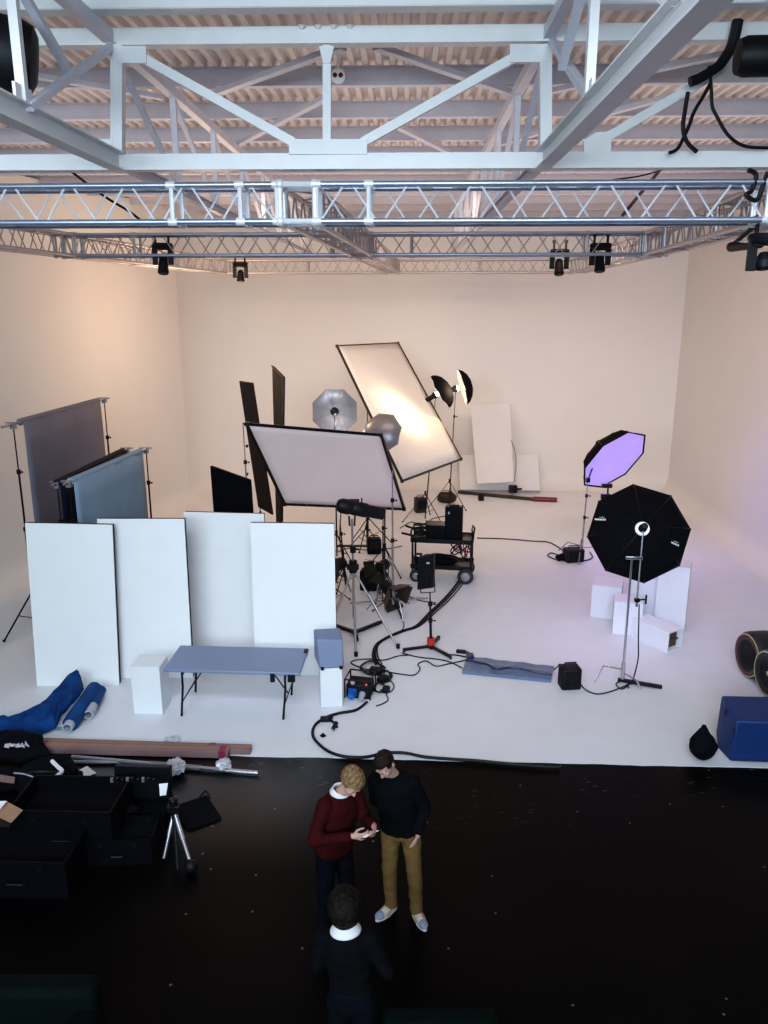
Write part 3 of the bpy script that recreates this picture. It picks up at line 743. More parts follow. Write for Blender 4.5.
def bag(label, p, r, m, name='sandbag', cat='sandbag', seed=0, squash=1.0):
    p = V(p); t = thing(name, label, cat, tuple(p))
    mb = MB().ball(V((0, 0, r[2] * .95)), r, n=22, m=14)
    mb.v = [q + V((noise.noise(q * 5 + V((seed, 0, 0))), noise.noise(q * 5 + V((seed, 9, 0))), noise.noise(q * 5 + V((seed, 5, 5))))) * min(r) * .28 for q in mb.v]
    mb.v = [V((q.x, q.y, max(q.z, .004))) for q in mb.v]
    mb.build('body', m, t, local=True)
    MB().path([V((-r[0] * .5, 0, r[2] * 1.7)), V((-r[0] * .3, 0, r[2] * 2.15)), V((r[0] * .3, 0, r[2] * 2.15)), V((r[0] * .5, 0, r[2] * 1.7))], .012).build('handle', m, t, local=True)
    return t
pack('dark power pack leaning at the foot of the left umbrella stand', F(420, 512), (.30, .25, .42), M_olive, rot=.3)
bag('brown-black sandbag over the legs of the right umbrella stand', F(447, 503), (.28, .18, .17), M_olive, seed=3)
pack('small black case on the floor left of the cart, upper one', F(374, 553), (.32, .25, .36), M_blackcase, rot=.1)
pack('black pack behind the tripod of the tube light', F(369, 589), (.34, .28, .42), M_blackcase, rot=-.15)
# low flat plates of the stands
def low_light(label, p, aim, s=.28, lid=True):
    """studio light with barn doors on a low stand"""
    p = V(p); t = thing('barn_door_light', label, 'studio light', tuple(p))
    x, y, d = basis(aim); c = p
    MB().lathe(c - d * s * .75, d, [(s * .18, 0), (s * .34, .02), (s * .38, s * .5), (s * .42, s * .75)], n=18).build('housing', M_blackm, t)
    for sg, ax, bx in ((1, x, y), (-1, x, y), (1, y, x), (-1, y, x)):
        r0 = c + ax * sg * s * .42
        e = r0 + d * s * .62 + ax * sg * s * .38
        MB().slab(r0 - bx * s * .42, r0 + bx * s * .42, e + bx * s * .62, e - bx * s * .62, .008).build('barn_door', M_olive, t, smooth=False)
    MB().lathe(c - d * .01, d, [(0, 0), (s * .38, 0)], n=18).build('lens', M_standw, t)
    MB().path([c + x * s * .45 - d * s * .3, c + x * s * .45 - d * s * .3 - V((0, 0, s * .6)), c - x * s * .45 - d * s * .3 - V((0, 0, s * .6)), c - x * s * .45 - d * s * .3], .012).build('yoke', M_blackm, t)
    return t
def low_light_on_stand(label, px, py, ground_y, aim, s=.3, yaw=.2, lab2=None):
    b = F(px, ground_y); c = PY(px, py, b.y)
    low_light(label, c, aim, s)
    light_stand(lab2, b, c - V((0, 0, s * .62)), .36, .34, yaw, M_blackm, .013, name='light_stand')
low_light_on_stand('barn door light with olive flaps, right of the tube light tripod', 380, 568, 598, cdir(-.5, -.35, .6), .30, .3, 'low black stand under the olive barn door light')
low_light_on_stand('black barn door light standing at foot of the scrim stand', 392, 592, 612, cdir(.55, -.5, .5), .34, 1.0, 'low stand under the black barn door light by the scrim stand')
low_light_on_stand('dark barn door light half hidden behind the fourth white panel', 334, 566, 604, cdir(-.6, -.2, .6), .34, .6, 'low stand of the half-hidden barn door light')
for label, tp, bs, yw in (('thin black stand left of the tube light, seen through the gap', (340, 520), (346, 588), .1),
                          ('thin black stand with flat arm behind the tube light', (367, 512), (367, 548), .7),
                          ('black stand standing right of the tube light', (383, 512), (383, 590), 1.1)):
    b = F(*bs); light_stand(label, b, PY(tp[0], tp[1], b.y), .42, .5, yw, M_blackm, .016)
tag(MB().tube(F(337, 546, .02), F(371, 546, .02), .03).build('floor_bar', M_olive), 'dark bar lying along the floor behind the tube light', 'bar')

# ---- tube light (black projector spot) on tripod
b = F(354, 634); tc_ = PY(353, 566, b.y)
st = thing('tripod', 'black and grey tripod carrying the black tube light', 'tripod', tuple(b))
top_ = PY(352, 519, b.y)
MB().tube(V((b.x, b.y, .30)), V((b.x, b.y, tc_.z + .02)), .022).tube(tc_, top_, .018).build('pole', M_standw, st)
MB().tube(tc_ - V((0, 0, .12)), tc_ + V((0, 0, .1)), .07, n=14).box(tc_ + V((.0, -.05, 0)), (.2, .1, .09)).build('leg_hub', M_black, st, bevel=.01)
q = PY(353, 549, b.y); MB().tube(q - V((0, 0, .06)), q + V((0, 0, .06)), .05, n=12).tube(q, q + V((.1, -.03, 0)), .014).build('collar', M_black, st)
for fx, fy in ((356, 656), (398, 648), (322, 650)):
    f = F(fx, fy, .02); lg = MB().tube(tc_ - V((0, 0, .05)), f, .02, .016).tube(tc_.lerp(f, .35), f, .024, .018).build('leg', M_standw, st)
    MB().tube(f, f + V((0, 0, .07)), .032, n=10).build('rubber_foot', M_black, lg)
cart_b = thing('rolling_base', 'dark folded base with three flat legs under the tripod', 'stand base', tuple(F(355, 632)))
for fx, fy in ((334, 625), (381, 622), (357, 640)):
    MB().bar(F(355, 632, .05), F(fx, fy, .05), .06, .045).build('leg', M_blackm, cart_b)
MB().tube(F(355, 632, .02), F(355, 632, .16), .05).build('hub', M_blackm, cart_b)
pl_ = thing('tube_light', 'long black tube-shaped spotlight tilted on its tripod', 'spotlight', tuple(top_))
a_, b_ = PY(338, 505, b.y - .12), PY(384, 514, b.y + .10)
dv = (b_ - a_).normalized()
MB().lathe(a_, dv, [(.05, -.02), (.095, 0), (.125, .06), (.13, .18), (.11, .24), (.12, .26), (.12, .5), (.105, .52), (.105, (b_ - a_).length - .02), (.085, (b_ - a_).length)], n=22).build('barrel', M_black, pl_)
MB().box(a_ + dv * .28 + V((0, 0, .12)), (.18, .10, .05)).tube(a_ + dv * .42 + V((0, 0, .1)), a_ + dv * .42 + V((0, 0, .2)), .012).build('top_handle', M_black, pl_)
for s_ in (-1, 1):
    MB().bar(top_ + V((.04 * s_ - .0, 0, -.12)), top_ + V((.05 * s_, -.02, .06)), .025, .03).build('yoke_arm', M_blackm, pl_)
cable('thin cables dropping from the tube light to the floor, left one', [PY(341, 512, 12.9), PY(340, 540, 13.0), PY(346, 575, 13.1), F(351, 592, .01)], .01)

# ---- LED panel light on low rolling stand with red clip
b = F(431, 650); light_stand('black rolling stand with red clip under the square panel light', b, PY(430, 592, b.y), .46, .3, R(190), M_blackm, .02, flat=True, collar=(.10, .22))
pn = thing('panel_light', 'square black panel light on the rolling stand before the cart', 'panel light', tuple(PY(426, 572, b.y)))
MB().slab(PY(417, 590, b.y + .02), PY(433, 588, b.y - .08), PY(434, 554, b.y - .08), PY(418, 558, b.y + .02), .09).build('body', M_black, pn, bevel=.01)
MB().slab(PY(419, 587, b.y - .045), PY(431, 585, b.y - .12), PY(432, 558, b.y - .12), PY(420, 561, b.y - .045), .01).build('back_plate', M_blackm, pn)
MB().box(PY(428, 563, b.y - .12), (.05, .02, .03)).build('switch', M_greyp, pn)
MB().path([PY(417, 575, b.y), PY(421, 593, b.y), PY(435, 592, b.y), PY(434, 572, b.y)], .012).build('yoke', M_blackm, pn)

# ---- equipment cart
cb = F(443, 582); cyaw = R(-9)
ct = thing('equipment_cart', 'black two-tier equipment cart on large rubber wheels', 'cart', (cb.x, cb.y + .25, 0), cyaw)
def cl(x, y, z): return V((x, y, z))
for z, nm in ((.30, 'lower_shelf'), (.86, 'upper_shelf')):
    sh = MB().box(cl(0, 0, z), (1.28, .56, .05)).build(nm, M_blackm, ct, bevel=.008, local=True)
    MB().bar(cl(-.64, -.29, z + .05), cl(.64, -.29, z + .05), .025, .05).bar(cl(-.64, .29, z + .05), cl(.64, .29, z + .05), .025, .05).build('rail', M_blackm, sh, local=True)
for x in (-.60, .60):
    for y in (-.26, .26):
        MB().tube(cl(x, y, .18), cl(x, y, .95), .022).build('post', M_blackm, ct, local=True)
for s_ in (-1, 1):
    MB().path([cl(s_ * .62, -.24, .88), cl(s_ * .64, -.24, 1.05), cl(s_ * .60, -.18, 1.12), cl(s_ * .60, .18, 1.12), cl(s_ * .64, .24, 1.05), cl(s_ * .62, .24, .88)], .018, n=8).build('push_handle', M_blackm, ct, local=True)
MB().bar(cl(-.62, -.1, .93), cl(-.84, -.18, 1.0), .04, .04).build('side_arm', M_blackm, ct, local=True)
MB().bar(cl(-.62, .1, 1.02), cl(-.78, .02, 1.1), .04, .04).build('side_arm', M_blackm, ct, local=True)
for x, r_ in ((-.52, .13), (.50, .165)):
    for y in (-.31, .31):
        wh = MB().lathe(cl(x, y - .035, r_), V((0, 1, 0)), [(r_ * .55, 0), (r_ * .9, 0), (r_, .015), (r_, .055), (r_ * .9, .07), (r_ * .55, .07)], n=26).build('wheel', M_tyre, ct, local=True)
        MB().lathe(cl(x, y - .04, r_), V((0, 1, 0)), [(.03, -.012), (r_ * .56, 0), (r_ * .56, .08), (.03, .09)], n=18).build('hub', M_standw, wh, local=True)
    MB().bar(cl(x, -.3, r_), cl(x, .3, r_), .03, .03).bar(cl(x, -.22, r_), cl(x, -.22, .30), .04, .05).bar(cl(x, .22, r_), cl(x, .22, .30), .04, .05).build('axle', M_blackm, ct, local=True)
cm = WORLD[ct.name]
def oncart(name, label, cat, x, y, z): return thing(name, label, cat, tuple(cm @ V((x, y, z))), cyaw)
t = oncart('battery_case', 'tall black upright case on the right of the cart top', 'equipment case', .22, 0, .886)
MB().box(V((0, 0, .34)), (.36, .22, .68)).build('body', M_blackcase, t, bevel=.02, local=True)
MB().box(V((-.1, -.115, .56)), (.03, .012, .05)).build('badge', M_greyp, t, local=True); MB().bar(V((-.1, 0, .70)), V((.1, 0, .70)), .03, .025).build('handle', M_black, t, local=True)
t = oncart('equipment_case', 'low black case on the left of the cart top', 'equipment case', -.12, 0, .886)
MB().box(V((-.02, 0, .14)), (.40, .34, .28)).build('body', M_blackcase, t, bevel=.015, local=True); MB().box(V((-.02, 0, .29)), (.42, .36, .03)).build('lid', M_blackm, t, bevel=.008, local=True)
t = oncart('coiled_cable', 'black cable coil on the left end of the cart top', 'cable', -.47, 0, .91)
pts = [V((.13 * math.cos(a * .5) * (1 + .05 * math.sin(a)), .13 * math.sin(a * .5), .02 + .007 * a)) for a in range(0, 40)]
MB().path(pts, .018).build('coil', M_black, t, local=True); MB().box(V((.02, 0, .1)), (.1, .12, .2)).build('plug_box', M_black, t, bevel=.01, local=True)
t = oncart('cable_heap', 'heap of black and red cables hanging under the cart top at right', 'cable', .40, -.1, .90)
random.seed(4)
for k in range(7):
    pts = [V((-.05 + .1 * random.random(), -.2, .0)), V((random.uniform(-.25, .15), -.2, -.06 - .04 * k)), V((random.uniform(-.2, .2), -.2, -.18 - .03 * k)), V((random.uniform(-.1, .2), -.2, -.05))]
    MB().path(smooth_pts(pts), .014).build('cable', M_redw if k % 3 == 1 else M_black, t, local=True)
t = oncart('soft_bag', 'black soft bag with loose straps on the lower shelf of the cart', 'bag', -.05, 0, .326)
mb = MB().ball(V((0, 0, .09)), (.40, .22, .11), n=24, m=12); mb.v = [V((q.x, q.y, max(.003, q.z + .03 * noise.noise(q * 6)))) for q in mb.v]
mb.build('body', M_blackf, t, local=True); MB().path(smooth_pts([V((-.3, -.15, .12)), V((-.1, -.2, .2)), V((.2, -.18, .19)), V((.32, -.1, .1))]), .02).build('strap', M_blackf, t, local=True)
t = oncart('battery_pack', 'small black battery with white terminals at left end of the lower shelf', 'battery', -.50, 0, .326)
MB().box(V((0, 0, .08)), (.13, .3, .16)).build('body', M_blackcase, t, bevel=.015, local=True); MB().box(V((0, -.1, .17)), (.06, .05, .02)).build('terminal', M_lining, t, local=True)

# ---- purple octobox at the right back
def octobox(name, label, c, nrm, R_, depth, diff, twist=0.0, rr=.135, hl=.12):
    """octagonal softbox: c = middle of the diffuser, nrm = direction it shines"""
    c = V(c); x, y, d = basis(nrm); t = thing(name, label, 'softbox', tuple(c)); n = 8
    def ring(r, off): return [c + (x * math.cos(twist + 2 * math.pi * k / n) + y * math.sin(twist + 2 * math.pi * k / n)) * r + d * off for k in range(n)]
    rs = [ring(rr * .8, -depth), ring(R_ * .55, -depth * .78), ring(R_ * .86, -depth * .38), ring(R_, 0), ring(R_ * 1.0, .015)]
    vs = [q for r in rs for q in r]; fs = []
    for i in range(len(rs) - 1):
        for k in range(n): fs.append((i * n + k, i * n + (k + 1) % n, (i + 1) * n + (k + 1) % n, (i + 1) * n + k))
    MB().add(vs, fs).build('shell', M_blackf, t, smooth=False, solid=.01)
    f = ring(R_ * .965, -.005)
    MB().add([c - d * .005] + f, [(0, 1 + k, 1 + (k + 1) % n) for k in range(n)]).build('diffuser', diff, t, smooth=False)
    for k in range(n):
        p = [r[k] for r in rs[:4]]; MB().path([q + (q - c).normalized() * .008 for q in p], .008, n=5).build('rod_seam', M_blackm, t)
    MB().lathe(c - d * (depth + .03), d, [(rr, 0), (rr + .005, .03), (rr, .06), (rr * .66, .06), (rr * .66, 0)], n=24, closed=True).build('speed_ring', M_ringw if diff is M_pinkd else M_blackm, t)
    MB().lathe(c - d * (depth + .02), -d, [(rr * .62, 0), (rr * .62, .06), (rr * .5, .08), (rr * .5, hl), (rr * .35, hl + .02)], n=18).build('strobe_head', M_black, t)
    return t
pc = P(614.5, 460.5, 18.1); pn_ = cdir(.445, -.71, .58)
octobox('octobox', 'octagonal softbox glowing purple, tilted down, behind the black one', pc, pn_, .86, .50, M_purple, R(8))
b = F(581, 557); tp = PY(588, 480, b.y)
light_stand('grey stand under the purple softbox', b, tp, .62, .3, .2, M_standw, .018, cstand=True)
t = thing('stand_arm', 'short black arm joining the purple softbox to its stand', 'stand arm', tuple(tp))
MB().tube(tp, pc - pn_ * .52, .018).box(tp, (.08, .08, .1)).build('rod', M_blackm, t)
q = P(606, 492, 17.5)
t = thing('strobe_head', 'small black strobe head hanging below the purple softbox', 'studio light', tuple(q))
MB().tube(q + V((-.1, 0, .14)), q + V((.12, 0, .14)), .05).bar(q + V((.04, 0, .14)), q + V((.04, 0, -.18)), .03, .03).build('head', M_black, t); MB().box(q + V((0, 0, -.1)), (.2, .1, .12)).build('pack', M_black, t, bevel=.01)
pack('black power pack with cables at foot of the purple softbox stand', F(573, 561), (.42, .3, .30), M_black, rot=.2)
bag('dark crumpled cable bag left of that pack', F(565, 560), (.22, .14, .07), M_blackf, name='cable_bag', cat='bag', seed=8)
# ---- black octobox, seen from behind
kc = P(638.5, 533, 12.05)
kn = cdir(.16, -.2, -1)
octobox('octobox', 'large black octagonal softbox seen from behind, on chrome stand', kc, kn, .755, .36, M_pinkd, R(38), .10, .2)
oc = bpy.data.objects['octobox.001']
# two small white cloth labels with two lines on the black shell
def shell_mark(px, py, ang, ln):
    x, y, d = basis(kn); a = R(ang); ux = (CR * math.cos(a) - CU * math.sin(a)); uy = CU * math.cos(a) + CR * math.sin(a)
    mb = MB(); q = P(px, py, 11.72)
    for k in range(7): 
        mb.box(q + ux * (-.075 + k * .024), (.016, .006, .026), rot=Matrix((ux, CF, uy)).transposed())
    for k in range(4): mb.box(q + ux * (-.01 + k * .02) + uy * .034, (.012, .006, .008), rot=Matrix((ux, CF, uy)).transposed())
    return mb
o = shell_mark(600.5, 519.5, 2, 0).build('white_label', M_white, oc, smooth=False)
o = shell_mark(674, 543.5, 24, 0).build('white_label', M_white, oc, smooth=False)
b = F(622, 684)
st = thing('c_stand', 'chrome stand with black leg under the large black softbox', 'light stand', tuple(b))
hd = P(632, 557, (b.y * cp + (CAM_H - 2.0) * sp))
MB().tube(b + V((0, 0, .08)), V((hd.x, hd.y, hd.z)), .020, .017).build('pole', M_chrome, st)
rp_ = P(636, 552, 11.6); rl = P(637, 600, 11.7)
MB().tube(kc - kn * .46, rl, .014).tube(rl, rl - V((0, 0, .1)), .02).build('riser_rod', M_chrome, st)
g1 = MB().bar(hd + V((-.10, -.02, 0)), hd + V((.14, -.05, 0)), .05, .05).build('grip_head', M_chrome, st, bevel=.008)
MB().box(rl, (.07, .06, .05)).tube(rl, rl + V((.12, -.03, .02)), .012).bar(rl + V((.12, -.03, -.05)), rl + V((.12, -.03, .09)), .025, .02).build('grip_knob', M_blackm, st)
MB().tube(b + V((0, 0, .10)), b + V((0, 0, .36)), .032, n=14).build('leg_hub', M_chrome, st)
f1 = F(594, 682, .012); k1 = F(603, 669, .10)
MB().path([b + V((0, 0, .24)), k1 + V((0, 0, .05)), f1], .014, n=8).build('leg', M_chrome, st)
f2 = F(641, 689, .012); MB().path([b + V((0, 0, .2)), F(637, 681, .14), f2], .014, n=8).build('leg', M_chrome, st)
f3 = F(662, 687, .03); MB().bar(b + V((-.06, .03, .06)), f3, .06, .05).build('black_leg', M_black, st, bevel=.008)
pack('black battery pack on the floor between blue mat and chrome stand', F(569, 687), (.30, .24, .34), M_black, rot=.1)

# ---- white boxes and plinths at right
def crate(label, corner, w_, d_, h_, yaw, group='white boxes behind the black softbox', name='display_plinth', m=M_plinth, open_end=None):
    """corner: front left foot"""
    t = thing(name, label, 'plinth', (corner[0], corner[1], 0), yaw, group=group)
    if open_end is None:
        MB().box(V((w_ / 2, d_ / 2, h_ / 2)), (w_, d_, h_ - .004)).build('body', m, t, bevel=.006, local=True)
        MB().box(V((w_ / 2, d_ / 2, h_ + .003)), (w_ * .985, d_ * .985, .008)).build('top_panel', m, t, local=True)
    else:
        th = .02
        mb = MB().box(V((w_ / 2, d_ / 2, th / 2)), (w_, d_, th)).box(V((w_ / 2, d_ / 2, h_ - th / 2)), (w_, d_, th)).box(V((w_ / 2, th / 2, h_ / 2)), (w_, th, h_ - 2 * th)).box(V((w_ / 2, d_ - th / 2, h_ / 2)), (w_, th, h_ - 2 * th)).box(V((th / 2, d_ / 2, h_ / 2)), (th, d_ - 2 * th, h_ - 2 * th))
        mb.build('shell', m, t, local=True)
        MB().box(V((w_ * .9, d_ / 2, h_ * .45)), (.02, d_ - .05, .03)).box(V((w_ * .85, d_ / 2, h_ / 2)), (.02, d_ - .04, h_ - .04)).build('inner_wall', M_brownd, t, local=True)
    return t
c = F(590, 617); crate('white cube plinth, leftmost of the boxes behind the black softbox', c, .52, .55, .62, R(-20))
c = F(612, 634); crate('small white cube plinth in front, left of the lying hollow box', c, .48, .42, .60, R(-14))
c = F(627, 620); crate('tall white plinth in the middle behind the chrome stand', c, .48, .4, 1.12, R(-18))
c = F(653, 628); crate('tallest white plinth at the right end of the boxes', c, .52, .42, 1.18, R(-24))
a_, b_ = F(631, 637), F(667, 653)
d_ = b_ - a_
crate('white hollow box lying on its side with brown open end', a_, d_.length, .36, .36, math.atan2(d_.y, d_.x), open_end=True)

# ---- tyres
def tyre(label, hub, axis, r, w_, ring, ring2):
    """hub: middle of the visible face; axis points out of that face"""
    hub = V(hub); d = V(axis).normalized(); t = thing('racing_tyre', label, 'tyre', (hub.x, hub.y, 0))
    MB().lathe(hub, -d, [(r * .60, .02), (r * .68, -.0), (r * .84, -.005), (r * .93, .015), (r * .985, .05), (r, .09), (r, w_ - .09), (r * .97, w_ - .03), (r * .9, w_), (r * .62, w_)], n=48).build('tyre_body', M_tyre, t)
    MB().lathe(hub + d * .007, -d, [(r * .86, 0), (r * .915, .006), (r * .915, .012), (r * .86, .008)], n=48, closed=True).build('sidewall_ring', ring, t)
    MB().lathe(hub + d * .006, -d, [(r * .72, 0), (r * .76, 0), (r * .76, .008), (r * .72, .008)], n=48, closed=True).build('inner_ring', ring2, t)
    MB().lathe(hub, -d, [(.02, .05), (r * .16, .05), (r * .2, .10), (r * .45, .12), (r * .56, .06), (r * .62, .02)], n=32).build('rim', M_rim, t)
    MB().lathe(hub, -d, [(.0, .01), (.035, .015), (.05, .05)], n=16).build('hub_nut', M_chrome if ring is M_ytyre else M_black, t)
    return t
def axis_h(deg): return V((-math.cos(R(deg)), -math.sin(R(deg)), 0))
g = F(744, 677); tyre('wide slick racing tyre with gold and red ringed sidewall', V((g.x - .0, g.y, .365)), axis_h(7), .365, .42, M_gold, M_rtyre)
g = F(764, 696); tyre('slick racing tyre with pale yellow ring, in front of the other', V((g.x, g.y, .36)), axis_h(7), .36, .40, M_ytyre, M_rim)

# ---- blue block and black bag at right
t = thing('foam_block', 'large blue vinyl covered block at the right edge', 'blue block', tuple(F(733, 762)))
c0, cl_ = F(730, 762), F(717, 748); 
yaw_ = R(-4); ux = V((math.cos(yaw_), math.sin(yaw_), 0))
bk = cl_ + (cl_ - c0) * .0
H_ = .50
tb = [c0, c0 + ux * 1.5, c0 + ux * 1.5 + (V((-.12, .75, 0))), V((cl_.x + .14, cl_.y + .38, 0)), cl_]
tops = [PY(733, 720, c0.y + .05), None, None, PY(722, 697, tb[3].y), PY(721, 714, cl_.y + .12)]
hh = tops[0].z
mb = MB(); low = [V((p.x, p.y, .004)) for p in tb]
up = [V((c0.x + .03, c0.y + .04, hh)), V((c0.x, c0.y + .04, hh)) + ux * 1.5, V((tb[2].x, tb[2].y, hh)), V((tb[3].x + .01, tb[3].y, hh)), V((cl_.x + .10, cl_.y + .08, hh))]
n = 5
mb.add(low + up, [tuple(range(n - 1, -1, -1)), tuple(range(n, 2 * n))] + [(i, (i + 1) % n, (i + 1) % n + n, i + n) for i in range(n)])
mb.build('cover', M_bluebox, t, bevel=.03)
MB().tube(up[0] + V((-.02, -.015, -.08)), up[0] + V((-.02, -.03, -.2)), .012).tube(up[4] + V((-.02, -.02, -.02)), up[4] + V((-.03, -.03, -.12)), .012).build('handle_strap', M_matd, t)
MB().tube(low[0] + V((.02, -.004, .03)), low[0] + ux * 1.5 + V((0, -.004, .03)), .008).build('seam', M_matd, t)
p = F(702, 759)
t = thing('black_sack', 'black drawstring sack standing on the floor by the blue block', 'bag', tuple(p))
mb = MB().ball(V((0, 0, 0)), 1.0, n=24, m=16); vs = []
for q in mb.v:
    z = (q.z + 1) / 2; w_ = 1.0 if z < .42 else max(.16, (1 - ((z - .42) / .58) * .66) )
    r_ = V((q.x * .18 * w_, q.y * .16 * w_, z * .47)); r_ += V((.02 * noise.noise(q * 2.3), .02 * noise.noise(q * 2.3 + V((5, 5, 5))), 0)); r_.x -= .02 * z
    vs.append(V((r_.x, r_.y, max(.004, r_.z))))
mb.v = vs; mb.build('body', M_blackf, t, local=True); MB().tube(V((-.02, 0, .44)), V((-.02, 0, .475)), .034, .026).build('tied_neck', M_blackf, t, local=True)

# ---- slate blue mat
a_, b_, c_, d_ = F(462, 674), F(551, 683), F(554, 669), F(468, 659)
t = thing('folded_mat', 'long slate blue vinyl mat folded flat on the white floor', 'mat', tuple((a_ + c_) / 2))
mb = MB(); nx, ny = 30, 6; vs, fs = [], []
for i in range(nx + 1):
    for j in range(ny + 1):
        u, w_ = i / nx, j / ny; p = (a_ * (1 - u) + b_ * u) * (1 - w_) + (d_ * (1 - u) + c_ * u) * w_
        vs.append(p + V((0, 0, .05 + .022 * noise.noise(V((u * 7, w_ * 2, 0))) + (.02 if j in (3,) else 0))))
lowv = [V((q.x, q.y, .003)) for q in vs]
for i in range(nx):
    for j in range(ny): fs.append((i * (ny + 1) + j, (i + 1) * (ny + 1) + j, (i + 1) * (ny + 1) + j + 1, i * (ny + 1) + j + 1))
N = len(vs); rim_ = [i * (ny + 1) for i in range(nx + 1)] + [nx * (ny + 1) + j for j in range(1, ny + 1)] + [i * (ny + 1) + ny for i in range(nx - 1, -1, -1)] + [j for j in range(ny - 1, 0, -1)]
fs += [(rim_[k], rim_[k] + N, rim_[(k + 1) % len(rim_)] + N, rim_[(k + 1) % len(rim_)]) for k in range(len(rim_))]
mb.add(vs + lowv, fs).build('sheet', M_mat, t)
st_ = smooth_pts([a_.lerp(d_, .62) + V((0, 0, .085)), a_.lerp(b_, .25).lerp(d_.lerp(c_, .25), .45) + V((0, 0, .09)), a_.lerp(b_, .38).lerp(d_.lerp(c_, .38), .22) + V((0, 0, .09)), a_.lerp(b_, .55).lerp(d_.lerp(c_, .55), .42) + V((0, 0, .09)), a_.lerp(b_, .8).lerp(d_.lerp(c_, .8), .30) + V((0, 0, .09)), b_.lerp(c_, .3) + V((0, 0, .085))])
MB().path(st_, .018).build('dark_strap', M_matd, t)
MB().box(d_.lerp(a_, .1) + V((.04, 0, .08)), (.12, .14, .06)).build('buckle', M_matd, t, bevel=.01)

# ---- folding table
zc_t = .74
fl, frr, brr, bll = F(163, 669, zc_t), F(300, 673, zc_t), F(309, 648, zc_t), F(180, 645, zc_t)
t = thing('folding_table', 'grey folding table with dark metal legs before the white panels', 'table', tuple(((fl + brr) / 2).xy) + (0,))
dn = V((0, 0, -.05))
MB().hexa([fl + dn, frr + dn, brr + dn, bll + dn], [fl, frr, brr, bll]).build('tabletop', M_table, t, bevel=.015)
ex, ey = (frr - fl).normalized(), (bll - fl).normalized()
W_t, D_t = (frr - fl).length, (bll - fl).length
def tp_(x, y, z): return V((fl.x, fl.y, 0)) + ex * x + ey * y + V((0, 0, z - 0 * x))
for sx_ in (.22, W_t - .24):
    for yy in (.06, D_t - .06):
        k = .03
        MB().path([tp_(sx_ + .02, yy, .69), tp_(sx_ + .02, yy, .45), tp_(sx_ - .02, yy + (.02 if yy > .2 else -.02), .01)], .016, n=8).build('leg', M_blackm, t)
    MB().tube(tp_(sx_ + .02, .06, .62), tp_(sx_ + .02, D_t - .06, .62), .012).tube(tp_(sx_, .05, .22), tp_(sx_, D_t - .05, .22), .010).build('leg_bar', M_blackm, t)
    MB().tube(tp_(sx_, D_t * .5, .22), tp_(sx_ + (.3 if sx_ < 1 else -.3), D_t * .5, .67), .010).build('leg_brace', M_blackm, t)
MB().box(tp_(W_t - .12, .0, .66), (.10, .05, .10)).box(tp_(W_t - .38, .0, .66), (.06, .05, .12)).build('clamp', M_black, t)
MB().box(tp_(W_t - .02, D_t - .1, .72), (.05, .12, .07)).build('end_clip', M_black, t)

# ---- plinths either side of the table
c = F(134, 714); crate('small white plinth at the left end of the folding table', c, .41, .40, .72, R(-2), group='white plinths by the folding table')
c = F(321, 708); pr_ = crate('white plinth right of the table carrying a grey plastic box', c, .31, .33, .60, R(8), group='white plinths by the folding table')
t = thing('plastic_box', 'grey plastic box with black corner feet on the right plinth', 'box', (c.x, c.y, .61), R(8))
mb = MB(); w_, d_, h_ = .335, .38, .41
mb.hexa([V((-.01, -.01, 0)), V((w_, -.01, 0)), V((w_ + .01, d_ + .02, 0)), V((-.06, d_ + .02, .0))], [V((-.04, .10, h_)), V((w_ - .0, .10, h_ - .03)), V((w_ - .01, d_ + .05, h_ + .02)), V((-.06, d_ + .05, h_ + .02))])
mb.build('body', M_greycov, t, bevel=.02, local=True)
for x in (.03, w_ - .04): MB().box(V((x, -.025, .012)), (.05, .04, .04)).build('corner_foot', M_black, t, bevel=.006, local=True)
# ================================================================== FRONT LEFT CLUTTER
# blue paper heap with rolls and cardboard cores
t = thing('blue_paper_sheet', 'crumpled blue backdrop paper spread on the floor, peak against the panel', 'backdrop paper', tuple(F(35, 722)))
upe = [(-25, 722, .08), (0, 719, .12), (18, 714, .18), (32, 708, .22), (46, 699, .24), (57, 688, .30), (67, 676, .38), (77, 669, .42)]
loe = [(-25, 736, .01), (0, 738, .01), (16, 741, .01), (30, 738, .02), (56, 728, .04), (62, 715, .08), (74, 703, .10), (84, 690, .12)]
mb = MB(); nx, ny = 28, 10; vs, fs = [], []
def interp(lst, u):
    k = u * (len(lst) - 1); i = min(int(k), len(lst) - 2); f = k - i; a, b = lst[i], lst[i + 1]
    return [a[j] * (1 - f) + b[j] * f for j in range(3)]
for i in range(nx + 1):
    for j in range(ny + 1):
        a, b = interp(upe, i / nx), interp(loe, i / nx); w_ = j / ny
        A, B = F(*a), F(*b); p = A.lerp(B, w_)
        nn = noise.noise(V((i * .45, j * .5, 2.2))) * .07 + noise.noise(V((i * 1.1, j * 1.2, 7))) * .03
        p.z = max(.012, p.z + nn * (1 if 0 < j < ny else .25) + .06 * math.sin(math.pi * w_))
        vs.append(p)
for i in range(nx):
    for j in range(ny): fs.append((i * (ny + 1) + j, (i + 1) * (ny + 1) + j, (i + 1) * (ny + 1) + j + 1, i * (ny + 1) + j + 1))
mb.add(vs, fs).build('sheet', M_blue, t, solid=.006, smooth=True)
MB().tube(F(38, 729, .02), F(66, 728.5, .02), .02).build('turned_edge', M_mat, t)
